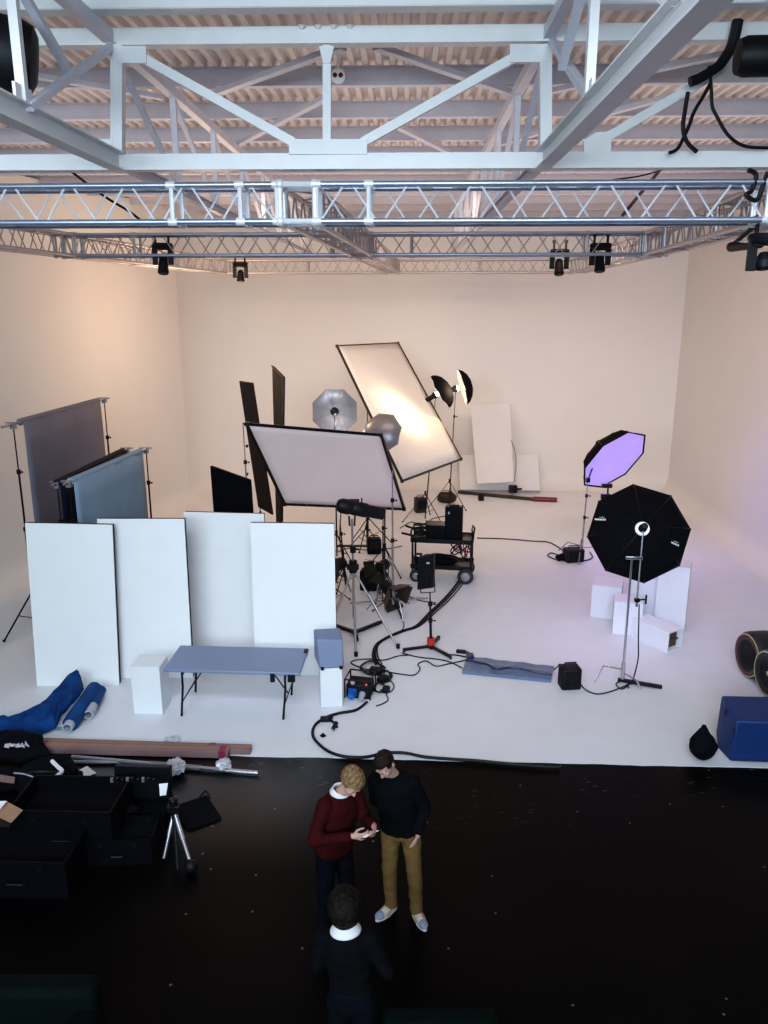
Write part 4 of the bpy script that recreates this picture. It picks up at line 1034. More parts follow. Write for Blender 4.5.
def paper_roll(label, a, b, r, core_r, ext, m=M_blue):
    a, b = V(a), V(b); d = (b - a).normalized(); t = thing('paper_roll', label, 'paper roll', tuple(a), group='blue paper rolls')
    MB().lathe(a, d, [(r * .6, 0), (r, 0), (r * 1.02, .2), (r, (b - a).length), (r * .6, (b - a).length)], n=22).build('paper', m, t)
    MB().lathe(a - d * ext, d, [(core_r * .75, 0), (core_r, 0), (core_r, ext * 2), (core_r * .75, ext * 2)], n=18, closed=True).build('cardboard_core', M_core, t)
    return t
paper_roll('blue paper roll with its grey core end facing the boxes', F(70, 724, .10), F(95, 688, .16), .105, .07, .10)
a_, b_ = F(100, 694, .08), F(86, 716, .08)
t = paper_roll('short blue paper roll with long bare grey core, nearest the table', F(93, 706, .09), F(101, 690, .09), .075, .066, .26)
# cardboard boxes at the floor edge
def long_box(label, p0, p1, w_, h_, tapes=()):
    p0, p1 = V(p0), V(p1); d = (p1 - p0).normalized(); L = (p1 - p0).length; yaw = math.atan2(d.y, d.x)
    t = thing('cardboard_box', label, 'cardboard box', (p0.x, p0.y, 0), yaw, group='long cardboard boxes at the floor edge')
    MB().box(V((L / 2, w_ / 2, h_ / 2 + .002)), (L, w_, h_ - .004)).build('body', M_card, t, bevel=.006, local=True)
    MB().box(V((L / 2, w_ / 2, h_ + .001)), (L, .05, .003)).build('seam_tape', M_card2, t, local=True)
    for x in tapes: MB().box(V((x * L, w_ / 2, h_ / 2)), (.09, w_ + .006, h_ + .006)).build('magenta_tape', M_tape, t, local=True)
    return t
long_box('long brown cardboard box at the floor edge, front one', F(28, 753.5), F(228, 759), .16, .10, (.06, .97))
long_box('long brown cardboard box behind, sticking out further right', F(34, 748.5), F(250, 755.5), .13, .085, (.82,))
t = thing('metal_pole', 'long silver metal pole lying on the black floor before the cardboard boxes', 'pole', tuple(F(165, 766)))
MB().tube(F(72, 757, .03), F(258, 773, .03), .028, n=12).build('tube', M_chrome, t); MB().tube(F(150, 763.6, .03), F(200, 768, .03), .034, n=12).build('sleeve', M_standw, t)
MB().tube(F(40, 762, .02), F(130, 762, .02), .025).build('thin_tube', M_standw, t)
def scrunch(label, p, r, m=M_film, seed=0, name='plastic_film', cat='plastic film', flat=.7):
    mb = MB().ball(V((0, 0, 0)), 1.0, n=20, m=12)
    mb.v = [V((q.x * r, q.y * r, q.z * r * flat)) * (1 + .5 * noise.noise(q * 3.1 + V((seed, 0, 0))) + .25 * noise.noise(q * 8 + V((seed, 3, 0)))) for q in mb.v]
    z0 = min(q.z for q in mb.v); mb.v = [q + V(p) + V((0, 0, -z0)) for q in mb.v]
    return tag(mb.build(name, m, smooth=False), label, cat)
scrunch('crumpled clear plastic film in the middle of the metal pole', F(176, 774), .12, seed=1)
scrunch('smaller crumpled clear plastic near the right end of the pole', F(224, 769.5), .09, seed=5)
scrunch('thin scraps of clear plastic on the white floor behind the cardboard boxes', F(172, 741), .10, seed=9, flat=.15)
def sheet(label, pts, h0=.006, m=M_white, name='paper_sheet', cat='paper', t_=.004):
    q = [F(x, y, h0 if len(r_) == 0 else r_[0]) for x, y, *r_ in pts]
    return tag(MB().slab(*q, t_).build(name, m, smooth=False), label, cat)
sheet('small white paper lying on the black floor beside the bags', [(78, 771), (85, 778), (96, 773), (87, 766)][::-1])
# black bags
def lump(label, p, r, seed, name='black_bag', m=M_blackf, extra=None):
    t = thing(name, label, 'bag', tuple(p))
    mb = MB().ball(V((0, 0, 0)), 1.0, n=26, m=16)
    mb.v = [V((q.x * r[0], q.y * r[1], q.z * r[2])) * (1 + .28 * noise.noise(q * 1.8 + V((seed, 0, 0))) + .12 * noise.noise(q * 5 + V((0, seed, 0)))) for q in mb.v]
    mb.v = [V((q.x, q.y, max(0.002, q.z + r[2] * .55))) for q in mb.v]
    mb.build('body', m, t, local=True)
    if extra: extra(t, r)
    return t
def straps(t, r):
    MB().path(smooth_pts([V((-r[0] * .6, -r[1] * .5, r[2] * 1.2)), V((0, -r[1] * .7, r[2] * 1.55)), V((r[0] * .6, -r[1] * .4, r[2] * 1.2))]), .018).build('strap', M_black, t, local=True)
t = lump('black plastic bag with a white torn patch, at left frame edge', F(14, 757), (.42, .22, .22), 2)
scr = MB(); 
for k in range(6): scr.slab(F(4 + k * 4, 747 - k % 3, .28), F(9 + k * 4, 748 - k % 2, .27), F(10 + k * 3, 743 - k % 3, .3), F(5 + k * 4, 744, .3), .008)
scr.build('white_patch', M_film, t, smooth=False)
t = lump('black backpack with white piping lying beside the white paper', F(50, 787), (.40, .30, .22), 6, extra=straps)
MB().path(smooth_pts([F(52, 761, .38), F(58, 767, .36), F(62, 771, .33), F(57, 776, .31), F(50, 779, .30)]), .025).build('white_piping', M_white, t)
MB().path(smooth_pts([F(14, 773, .26), F(24, 774, .29), F(34, 777, .29), F(42, 778, .28)]), .010).build('white_piping', M_greyp, t)
MB().ball(F(57, 779, .30), .035).build('white_buckle', M_white, t)
t = lump('dark bag with brown flap left of the black backpack', F(8, 785), (.22, .16, .15), 11)
MB().slab(F(-4, 781, .22), F(14, 783, .24), F(15, 777, .26), F(-2, 774, .24), .01).build('brown_flap', M_card, t)
# open cases
def case(label, p, w_, d_, h_, yaw, lid=None, m=M_blackcase, name='flight_case'):
    t = thing(name, label, 'equipment case', (p[0], p[1], -.012), yaw); th = .02
    mb = MB().box(V((w_ / 2, d_ / 2, th / 2)), (w_, d_, th)).box(V((w_ / 2, th / 2, h_ / 2)), (w_, th, h_)).box(V((w_ / 2, d_ - th / 2, h_ / 2)), (w_, th, h_)).box(V((th / 2, d_ / 2, h_ / 2)), (th, d_ - 2 * th, h_)).box(V((w_ - th / 2, d_ / 2, h_ / 2)), (th, d_ - 2 * th, h_))
    mb.build('base', m, t, local=True)
    rim_ = MB()
    for a, b in (((0, 0), (w_, 0)), ((w_, 0), (w_, d_)), ((w_, d_), (0, d_)), ((0, d_), (0, 0))): rim_.bar(V((*a, h_)), V((*b, h_)), .022, .022)
    rim_.build('rim', M_blackcase, t, local=True)
    MB().box(V((w_ / 2, d_ / 2, h_ * .55)), (w_ - .06, d_ - .06, h_ * .4)).build('foam_insert', M_blackf, t, local=True)
    if lid is not None:
        c_, s_ = math.cos(lid), math.sin(lid)
        def L(x, y, z): return V((x, d_ + y * c_ + z * s_, h_ + y * s_ - z * c_))   # opened about the back edge
        lm = MB().hexa([L(0, 0, 0), L(w_, 0, 0), L(w_, d_, 0), L(0, d_, 0)], [L(0, 0, -.10), L(w_, 0, -.10), L(w_, d_, -.10), L(0, d_, -.10)])
        lm.build('lid', m, t, bevel=.01, local=True)
    for x in (.25, .75): MB().box(V((w_ * x, -.006, h_ * .85)), (.06, .014, .06)).build('latch', M_blackm, t, local=True)
    MB().path([V((w_ * .4, -.01, h_ * .5)), V((w_ * .42, -.05, h_ * .5)), V((w_ * .58, -.05, h_ * .5)), V((w_ * .6, -.01, h_ * .5))], .012).build('handle', M_black, t, local=True)
    return t
case('big open black case behind, second from the left frame edge', F(15, 862), 1.05, .62, .62, R(-2))
case('black case at left frame edge with cardboard flap on it', F(-30, 897), .98, .5, .42, R(-2))
sheet('brown cardboard flap resting on the leftmost black case', [(-6, 815, .62), (11, 823, .60), (23, 810, .66), (4, 800, .70)], m=M_card2, name='cardboard_flap', cat='cardboard')
sheet('white paper corner under the brown cardboard flap at left edge', [(-6, 807, .70), (0, 809, .70), (7, 801, .73), (-6, 801, .73)], name='paper_sheet')
case('low black case in front of the open-lidded one', F(86, 866), .68, .42, .30, R(2))
case('black open-lidded case with small parts along its top edge', F(108, 838), .62, .36, .30, R(-2), lid=R(78))
t = lump('black soft cloth heaped in the low black case', F(112, 832), (.30, .16, .12), 15, name='black_cloth'); t.location.z = .20
t = thing('small_fitting', 'row of small dark fittings on the raised case lid', 'fittings', tuple(F(135, 781, .7)))
random.seed(9)
for k in range(9): MB().box(F(112 + k * 5.2, 781 - random.random() * 2, .68), (.03, .03, .03 + .04 * random.random())).build('fitting', M_blackm if k % 3 else M_standw, t, smooth=False)
sheet('white tag hanging at right corner of the raised case lid', [(160, 796, .52), (166, 795, .52), (168, 783, .64), (159, 784, .64)], name='paper_tag')
t = thing('laptop_bag', 'flat black padded laptop bag lying on the black floor', 'bag', tuple(F(198, 812)))
MB().slab(F(188, 829, .02), F(222, 817, .02), F(207, 794, .10), F(172, 806, .10), .06).build('body', M_blackf, t, bevel=.02)
MB().path(smooth_pts([F(200, 797, .13), F(206, 791, .14), F(210, 798, .13)]), .012).build('strap', M_black, t)
t = thing('folded_tripod', 'folded grey metal tripod with splayed legs among the black cases', 'tripod', tuple(F(178, 850)))
hub_ = F(174, 812, .42)
for fx, fy in ((192, 868), (164, 858), (178, 870)):
    f = F(fx, fy, .02); MB().tube(hub_, hub_.lerp(f, .5), .028, n=10).tube(hub_.lerp(f, .45), f, .020, n=10).build('leg', M_chrome if fx != 178 else M_blackm, t)
MB().tube(hub_ - V((0, 0, .05)), hub_ + V((0, 0, .16)), .045, n=12).box(hub_ + V((0, 0, .05)), (.14, .08, .08)).build('hub', M_blackm, t, bevel=.01)
MB().ball(F(191, 866, .06), .07).build('clamp_head', M_black, t)
# green sofas at the bottom
def sofa(label, p0, w_, yaw, arm_w=.18, d_=.85):
    t = thing('sofa', label, 'sofa', (p0[0], p0[1], -.012), yaw)   # p0: back left foot; sofa faces away from the set
    def rb(c, s): return MB().box(V(c), s)
    rb((w_ / 2, -d_ / 2, .24), (w_, d_, .30)).build('base', M_green, t, bevel=.03, local=True)
    rb((w_ / 2, -.10, .56), (w_ - .02, .20, .46)).build('backrest', M_green, t, bevel=.06, local=True)
    for x in (arm_w / 2, w_ - arm_w / 2): rb((x, -d_ / 2 - .02, .48), (arm_w, d_ - .02, .30)).build('armrest', M_green, t, bevel=.06, local=True)
    n = max(1, round((w_ - 2 * arm_w) / .7)); cw = (w_ - 2 * arm_w) / n
    for k in range(n): rb((arm_w + cw * (k + .5), -d_ / 2 - .08, .45), (cw - .02, d_ - .25, .14)).build('seat_cushion', M_green, t, bevel=.04, local=True)
    for x in (.08, w_ - .08):
        for y in (-.08, -d_ + .08): MB().tube(V((x, y, 0)), V((x, y, .10)), .025).build('leg', M_blackm, t, local=True)
    return t
p = F(104, 969, .79); sofa('dark green sofa cut by the bottom left corner', (p.x - 1.9, p.y), 1.9, 0)
p = F(380, 1002, .79); sofa('dark green sofa just showing at the bottom edge below the khaki man', (p.x, p.y), .85, 0)

# ================================================================== CABLES AND POWER BOX ON THE WHITE FLOOR
b0 = F(360, 699); 
t = thing('power_distribution_box', 'black power distribution box with blue and grey plugs beside the right plinth', 'power box', (b0.x, b0.y + .15, 0), R(-12))
MB().box(V((0, 0, .11)), (.36, .30, .22)).build('body', M_black, t, bevel=.02, local=True)
fr_ = MB()
for x in (-.19, .19):
    fr_.path([V((x, -.17, .01)), V((x, -.17, .30)), V((x, .17, .30)), V((x, .17, .01))], .012)
fr_.tube(V((-.19, -.17, .30)), V((.19, -.17, .30)), .012).tube(V((-.19, .17, .30)), V((.19, .17, .30)), .012).build('guard_frame', M_blackm, t, local=True)
MB().tube(V((-.08, -.15, .10)), V((-.08, -.26, .08)), .05, n=14).box(V((-.08, -.155, .10)), (.12, .02, .12)).build('blue_plug', M_bluep, t, local=True)
MB().tube(V((.07, -.15, .09)), V((.07, -.27, .05)), .05, .035, n=14).build('grey_plug', M_greyp, t, local=True)
MB().ball(V((-.08, -.13, .245)), .035).build('grey_cap', M_greyp, t, local=True); MB().ball(V((.12, -.12, .225)), .012).build('led', M_pwhite, t, local=True)
def fc(label, pts, r=.013, h=None, m=None, **k):
    h = r + .002 if h is None else h
    return cable(label, [F(x, y, h) for x, y in pts], r, m, **k)
fc('thick black mains cable from power box along the edge of white floor', [(367, 702), (356, 710), (340, 713), (327, 717), (315, 725), (313, 736), (321, 746), (332, 753), (348, 757), (366, 757), (385, 753), (405, 753), (425, 757), (450, 759), (480, 761), (510, 764), (545, 766.5), (560, 767)], .020)
fc('short black cable with plug lying beside the thick mains cable', [(326, 718), (333, 722), (337, 727)], .018)
t = thing('cable_plug', 'black rubber plug at end of the short cable', 'plug', tuple(F(335, 726))); MB().tube(F(336, 723, .035), F(333, 729, .035), .032, .026, n=12).build('body', M_black, t); MB().tube(F(333, 729, .035), F(332.3, 730.5, .035), .014).build('pin', M_chrome, t)
t = thing('cable_joint', 'black cable joint where the short cable meets the mains cable', 'plug', tuple(F(325, 718))); MB().box(F(325, 719, .04), (.13, .07, .07)).build('body', M_black, t, bevel=.015); MB().tube(F(329, 718, .04), F(332, 717, .04), .028).build('gland', M_black, t)
tag(MB().lathe(F(323, 736, .002), V((0, 0, 1)), [(.05, 0), (.0, .05)], n=4).build('black_scrap', M_blackf, smooth=False), 'tiny black scrap inside the loop of the mains cable', 'scrap')
for i, (lab, off, r) in enumerate((('thick black cable bundle from cart to power box, outer strand', 0, .022), ('black cable strand running alongside inner edge of the bundle', 3, .016), ('thin black cable strand on the right side of the bundle', 6, .012))):
    fc(lab, [(463 + off, 575), (452 + off, 590), (441 + off, 602), (430 + off, 612), (416 + off * .6, 626), (402 + off * .5, 631), (388 + off * .3, 637), (376 + off * .4, 645), (373 + off * .8, 656), (376 + off, 664)], r, .03 if i == 0 else r + .004)
random.seed(12)
tg = []
for k, (lab, cx, cy, rx, ry, n) in enumerate((('loose tangle of black cable loops above the power box', 372, 668, 12, 7, 3), ('small ring of black cable right of the power box', 385, 676, 7, 6, 2), ('black cable loops lying lowest in the tangle by the power box', 380, 688, 7, 5, 2))):
    pts = []
    for a in range(n * 7 + 1):
        w_ = 2 * math.pi * a / 7
        pts.append(F(cx + rx * math.cos(w_) * random.uniform(.7, 1.1), cy + ry * math.sin(w_) * random.uniform(.7, 1.1), .012 + .004 * a))
    cable(lab, pts, .012)
def adaptor(label, px, py, s=(.14, .09, .07), yaw=.4):
    p = F(px, py); t = thing('power_adaptor', label, 'power adaptor', tuple(p), yaw)
    MB().box(V((0, 0, s[2] / 2 + .002)), s).build('body', M_black, t, bevel=.012, local=True); MB().tube(V((s[0] / 2, 0, s[2] / 2)), V((s[0] / 2 + .05, 0, s[2] / 2)), .014).build('plug', M_black, t, local=True)
adaptor('black socket block in the cable tangle right of the power box', 383, 682, (.18, .12, .09), .9)
adaptor('black adaptor at top of the cable tangle', 376, 674, (.2, .13, .10), -.3)
adaptor('black adaptor at lower right end of the cable tangle', 386, 692, (.12, .1, .08), 1.3)
fc('thin black cable looping left from the tangle on the white floor', [(378, 672), (362, 668), (351, 663), (356, 660), (370, 659), (384, 660), (398, 656), (410, 655)], .010)
fc('thin black cable wandering right from the tangle to the slate mat', [(388, 672), (400, 674), (414, 675), (420, 669), (418, 664), (426, 661), (436, 666), (448, 664), (466, 660)], .010)
fc('thin black cable passing under the red-clip stand to the slate mat', [(402, 653), (418, 657), (436, 659), (450, 662), (462, 668)], .010)
fc('black cable from the square panel light base to the mat buckle', [(433, 648), (446, 654), (456, 655), (466, 657)], .012)
adaptor('small black inline adaptor on the cable above the slate mat', 461, 653, (.16, .07, .05), -.25)
fc('thin black cable from the tangle curling to the lower right', [(380, 690), (390, 692), (394, 686), (390, 680)], .010)
fc('short black cable tail below the cable tangle', [(386, 694), (388, 700), (382, 704), (376, 706)], .010)
fc('black cable from slate mat to battery pack', [(551, 672), (556, 668), (560, 664), (563, 668)], .010)
fc('black cable curving from battery pack to the chrome stand', [(580, 683), (586, 690), (597, 694), (609, 692), (620, 688), (628, 684), (624, 680), (616, 684), (622, 689), (630, 684)], .010)
p_ = kc - kn * .2
cable('black cable hanging from the black softbox down the chrome stand', [rl + V((.02, -.05, -.05)), rl + V((.05, -.06, -.6)), rl.lerp(F(633, 683, .1), .7) + V((.04, -.05, 0)), F(632, 683, .02), F(628, 688, .012)], .010)
fc('thin black cable crossing the floor from cart to purple softbox pack', [(477, 538), (497, 538.5), (516, 539.5), (532, 541), (548, 542), (558, 547), (566, 553)], .014)
fc('black cable loop on the floor under the purple softbox pack', [(560, 561), (548, 556), (552, 553), (566, 558), (580, 561), (592, 558), (590, 552)], .014)
fc('thin dark cable lying behind the slanted tripod leg', [(405, 594), (418, 600), (436, 603)], .010)
fc('thin black cable from the barn door light to the cable bundle', [(394, 600), (400, 612), (404, 624), (402, 630)], .010)
fc('thin cable wandering on the floor behind the tube light', [(338, 552), (350, 548), (366, 550), (385, 549), (402, 546)], .010, m=M_olive)
fc('thin cable wandering on the warm lit floor before the silk frame', [(400, 528), (412, 522), (424, 527), (432, 519), (446, 516)], .012, m=M_olive)
tag(MB().tube(F(350, 603, .05), F(428, 598, .05), .018).build('thin_rod', M_standw), 'thin grey rod lying on the floor beneath the barn door lights', 'rod')
# ================================================================== PEOPLE
def remeshed(name, mb, m, parent, voxel, it=4, fac=.5, wrinkle=0, wscale=9, keep_vc=None):
    me = bpy.data.meshes.new(name + '_src'); me.from_pydata([tuple(p) for p in mb.v], [], mb.f)
    bm = bmesh.new(); bm.from_mesh(me); bmesh.ops.recalc_face_normals(bm, faces=bm.faces); bm.to_mesh(me); bm.free()
    o = bpy.data.objects.new(name + '_src', me); COL.objects.link(o)
    k = o.modifiers.new('r', 'REMESH'); k.mode = 'VOXEL'; k.voxel_size = voxel
    k = o.modifiers.new('s', 'SMOOTH'); k.factor = fac; k.iterations = it
    dg = bpy.context.evaluated_depsgraph_get()
    nm = bpy.data.meshes.new_from_object(o.evaluated_get(dg)); nm.name = name
    bpy.data.objects.remove(o); bpy.data.meshes.remove(me)
    if wrinkle:
        co = [V(v.co) for v in nm.vertices]; no = [V(v.normal) for v in nm.vertices]
        for v, c, n_ in zip(nm.vertices, co, no):
            v.co = c + n_ * wrinkle * (noise.noise(V((c.x * wscale, c.y * wscale, c.z * wscale * 1.6))) + .5 * noise.noise(c * wscale * 2.3))
    nm.materials.clear(); nm.materials.append(m)
    nm.polygons.foreach_set('use_smooth', [True] * len(nm.polygons))
    r = bpy.data.objects.new(name, nm); COL.objects.link(r); r.parent = parent
    return r
def cap(mb, a, b, r0, r1=None, n=14):
    r1 = r0 if r1 is None else r1; a, b = V(a), V(b)
    mb.tube(a, b, r0, r1, n=n); mb.ball(a, r0, n=n, m=8); mb.ball(b, r1, n=n, m=8); return mb
def loft(mb, rings, fn=lambda p: p, n=22):
    vs, fs = [], []
    for (c, rx, ry) in rings:
        c = V(c)
        for k in range(n):
            a = 2 * math.pi * k / n; ca, sa = math.cos(a), math.sin(a)
            ex = 2 / 2.5
            vs.append(fn(c + V((rx * math.copysign(abs(ca) ** ex, ca), ry * math.copysign(abs(sa) ** ex, sa), 0))))
    for i in range(len(rings) - 1):
        for k in range(n): fs.append((i * n + k, i * n + (k + 1) % n, (i + 1) * n + (k + 1) % n, (i + 1) * n + k))
    fs += [tuple(range(n - 1, -1, -1)), tuple(range((len(rings) - 1) * n, len(rings) * n))]
    return mb.add(vs, fs)
def hand(mb, wrist, fdir, pn, td, curl=.5, scale=1.0):
    """five fingers; fdir: towards fingertips, pn: where the palm faces, td: towards the thumb"""
    f = V(fdir).normalized(); td = V(td); td = (td - f * td.dot(f)).normalized(); p = V(pn); p = (p - f * p.dot(f) - td * p.dot(td)).normalized(); w = V(wrist)
    s = scale
    rot = Matrix((td, f, p)).transposed()
    mb.ball(w + f * .045 * s, (.036 * s, .05 * s, .016 * s), n=14, m=8, rot=rot)
    mb.ball(w + f * .068 * s, (.042 * s, .028 * s, .014 * s), n=14, m=8, rot=rot)
    cap(mb, w - f * .02, w + f * .03, .026 * s, .024 * s)
    for i, (ln, r) in enumerate(((.072, .0095), (.080, .0098), (.074, .0093), (.058, .0082))):
        q = w + f * (.086 - .004 * abs(i - 1)) * s + td * (.030 - .0205 * i) * s; a = 0.12
        for k, fr_ in enumerate((.45, .31, .24)):
            a += curl * (.75 + .1 * i)
            dv = f * math.cos(a) + p * math.sin(a)
            e = q + dv * ln * fr_ * s; cap(mb, q, e, r * s * (1 - .06 * k), r * s * (.94 - .06 * k), n=10); q = e
    b = w + f * .022 * s + td * .026 * s; q = b
    for k, (ln, dv) in enumerate(((.042, td * .75 + f * .6 + p * .25), (.033, td * .3 + f * .85 + p * .35), (.026, f * .9 + p * (.25 + .4 * curl) - td * .05))):
        e = q + dv.normalized() * ln * s; cap(mb, q, e, (.0125 - .0015 * k) * s, (.0115 - .0018 * k) * s, n=10); q = e
    return mb

def make_person(label, loc, rotz, H=1.78, lean=(0, 0), shift=(0, 0), head_rot=(0, 0, 0), head_off=(0, 0), arms=None, feet=None, hips=(0, 0), hair='short', hair_m=None,
                top_m=None, leg_m=None, shoe='plain', collar=None, hem=.88, hand_curl=.5, sweater_name='sweater', bulk=1.0):
    k = H / 1.78
    t = thing('person', label, 'person', (loc[0], loc[1], -.012), rotz)
    pel = V((hips[0], hips[1], .94 * k))
    Rl = Matrix.Rotation(lean[0], 3, 'X') @ Matrix.Rotation(lean[1], 3, 'Y')
    def up(p): return pel + Rl @ (V(p) * k - V((0, 0, .94 * k)))
    sh = {-1: up((-.185, .0, 1.44)), 1: up((.185, .0, 1.44))}
    body, top, legs = MB(), MB(), MB()
    # trunk
    tr = [((0, 0, .86), .135, .09), ((0, 0, .96), .15, .10), ((0, -.005, 1.10), .135, .095), ((0, -.005, 1.25), .155, .105), ((0, 0, 1.36), .150, .09), ((0, .01, 1.43), .10, .065), ((0, .015, 1.49), .06, .055)]
    loft(body, tr, up)
    neck0, neck1 = up((0, .012, 1.47)), up((0, -.012 + head_off[1] * .5, 1.565)) + Rl @ V((head_off[0] * .5, 0, 0))
    cap(body, neck0, neck1, .055, .052)
    swt = [((0, 0, hem), .172 * bulk, .118 * bulk), ((0, 0, hem + .05), .182 * bulk, .128 * bulk), ((0, -.008, 1.02), .176 * bulk, .126 * bulk), ((0, -.008, 1.15), .176 * bulk, .128 * bulk), ((0, -.004, 1.28), .188 * bulk, .132 * bulk), ((0, .004, 1.38), .188 * bulk, .122 * bulk), ((0, .012, 1.45), .140, .092), ((0, .014, 1.492), .082, .072)]
    loft(top, swt, up)
    hands = {}
    for s in (-1, 1):
        el, wr, fd, pn, td, cu, show = arms[s]
        el, wr = V(el), V(wr)
        cap(body, sh[s] - V((s * .03, 0, .04)), el, .038, .034); cap(body, el, wr, .038, .026)
        s2 = sh[s] - V((s * .012, 0, .022)); top.ball(s2, .074 * bulk); cap(top, s2, el, .070 * bulk, .058 * bulk); cap(top, el, el.lerp(wr, .90), .058 * bulk, .043)
        top.tube(el.lerp(wr, .86), el.lerp(wr, .93), .044, .042, n=14)
        if show: hand(body, wr, fd, pn, td, cu)
    # legs and feet
    for s in (-1, 1):
        (ax, ay), yaw, kn = feet[s]
        hip = pel + V((s * .088 * k, 0, -.04)); ank = V((ax, ay, .09)); knee = hip.lerp(ank, .52) + V(kn)
        cap(body, hip, knee, .075, .05); cap(body, knee, ank, .05, .036)
        fd = V((math.sin(yaw), -math.cos(yaw), 0))
        cap(body, ank - V((0, 0, .03)), ank + fd * .12 - V((0, 0, .05)), .032, .026)
        cap(legs, hip, knee, .098, .072); cap(legs, knee, ank + V((0, 0, .02)), .072, .058)
        legs.tube(ank + V((0, 0, .06)), ank - V((0, 0, .015)), .060, .066, n=16)
    loft(legs, [((hips[0] / k, hips[1] / k, .83), .135, .10), ((hips[0] / k, hips[1] / k, .90), .168, .118), ((hips[0] / k, hips[1] / k, .98), .165, .116), ((hips[0] / k, hips[1] / k, 1.03), .155, .11)], lambda p: p * k)
    # head
    hc = neck1 + Rl @ V((head_off[0] * .5, head_off[1] * .5 - .012, .085))
    Mh = Rl @ (Matrix.Rotation(head_rot[2], 3, 'Z') @ Matrix.Rotation(head_rot[1], 3, 'Y') @ Matrix.Rotation(head_rot[0], 3, 'X'))
    def hp(p): return hc + Mh @ V(p)
    def hb(mb, c, r, n=18, m=12): mb.ball(hp(c), r, n=n, m=m, rot=Mh)
    hb(body, (0, .012, .030), (.075, .094, .088)); hb(body, (0, -.028, -.028), (.060, .064, .082)); hb(body, (0, -.03, -.072), (.050, .050, .038)); hb(body, (0, -.066, -.093), (.026, .024, .022))
    cap(body, hp((0, .015, -.03)), neck1 - Rl @ V((0, 0, .02)), .052, .054)
    cap(body, hp((0, -.088, .006)), hp((0, -.108, -.030)), .009, .0135); hb(body, (-.011, -.098, -.034), (.008, .009, .007)); hb(body, (.011, -.098, -.034), (.008, .009, .007))
    for s in (-1, 1):
        hb(body, (s * .030, -.080, .022), (.026, .014, .009)); hb(body, (s * .036, -.070, -.028), (.020, .018, .018)); hb(body, (s * .077, .014, -.010), (.010, .020, .031))
    hb(body, (0, -.088, -.058), (.022, .009, .006)); hb(body, (0, -.086, -.068), (.020, .009, .006))
    bo = remeshed('body', body, M_skin, t, .0055, 3, .4)
    remeshed(sweater_name, top, top_m, t, .010, 14, .5, .007, 8)
    remeshed('trousers', legs, leg_m, t, .010, 4, .5, .008, 7)
    # eyes, brows, mouth
    for s in (-1, 1):
        e = MB(); e.ball(hp((s * .031, -.083, .002)), (.0115, .0075, .007), n=12, m=8, rot=Mh); eo = e.build('eye', M_eye, t, local=True)
        e = MB(); e.ball(hp((s * .031, -.0895, .0)), (.005, .003, .005), n=10, m=6, rot=Mh); e.build('iris', M_iris, eo, local=True)
        MB().path([hp((s * .016, -.0945, .022)), hp((s * .03, -.0945, .027)), hp((s * .048, -.083, .021))], .0042).build('eyebrow', hair_m, t, local=True)
    e = MB(); e.ball(hp((0, -.0945, -.058)), (.020, .005, .0042), n=12, m=6, rot=Mh); e.ball(hp((0, -.0925, -.067)), (.017, .005, .0048), n=12, m=6, rot=Mh); e.build('lips', M_lip, t, local=True)
    # hair
    hm = MB(); hm.ball(V((0, 0, 0)), 1.0, n=56, m=36); vs = []
    amp = .012 if hair == 'curly' else .006
    for q in hm.v:
        r = V((.098, .117, .108)) if hair == 'curly' else V((.083, .103, .096)) if hair == 'short' else V((.122, .128, .148))
        p = V((q.x * r.x, q.y * r.y, q.z * r.z)) + V((0, .016, .036 if hair != 'long' else -.012))
        front = (-q.y) 
        line = .062 if front > .55 else (.030 if front > .15 else ((-.16 if hair == 'long' else -.055) if q.y > -.1 else -.02))
        if abs(q.x) > .8 and front > -.1: line = .0
        inside = p.z < line
        nn = noise.noise(q * (9 if hair == 'curly' else 6)) + .6 * noise.noise(q * 19)
        if inside: p = V((q.x * .06, q.y * .075, q.z * .075)) + V((0, .016, .03))
        else: p = p + q * amp * nn
        vs.append(hp(p))
    hm.v = vs; hm.build('hair', hair_m, t, local=True)
    # collar
    if collar:
        mb = MB(); n = 26; h_, r_ = collar; vs, fs = [], []
        for j, (rr, zz) in enumerate(((.066, 0), (.063, h_), (.071, h_ + .004), (r_, .012), (r_ + .004, .0))):
            for i in range(n):
                a = 2 * math.pi * i / n
                front = max(0, -math.sin(a))
                vs.append(neck0 + Rl @ V((math.cos(a) * rr, math.sin(a) * rr * .95, .012 + zz * (1 - .55 * front))))
        for j in range(4):
            for i in range(n): fs.append((j * n + i, j * n + (i + 1) % n, (j + 1) * n + (i + 1) % n, (j + 1) * n + i))
        mb.add(vs, fs).build('shirt_collar', M_shirt, t, local=True, solid=.004)
    # shoes
    for s in (-1, 1):
        (ax, ay), yaw, kn = feet[s]; Mz = Matrix.Rotation(yaw, 3, 'Z'); o_ = V((ax, ay, 0))
        def fp(p): return o_ + Mz @ V(p)
        u = MB()
        u.ball(fp((0, .018, .052)), (.041, .052, .044), rot=Mz); u.ball(fp((0, -.05, .050)), (.041, .07, .044), rot=Mz); u.ball(fp((0, -.125, .040)), (.047, .075, .032), rot=Mz); cap(u, fp((0, .0, .06)), fp((0, .0, .092)), .043, .044)
        mm = {'trainer': M_shoew, 'grey': M_shoeb, 'black': M_blackf}[shoe]
        so = remeshed('shoe', u, mm, t, .008, 3)
        outline = [fp((.043 * math.sin(a) * (1.08 if math.cos(a) > 0 else .92), -.062 - .140 * math.cos(a) , .003)) for a in [2 * math.pi * i / 24 for i in range(24)]]
        MB().prism(outline, V((0, 0, .026))).build('sole', M_sole if shoe == 'trainer' else (M_blackf if shoe == 'black' else M_shoeb), so, local=True)
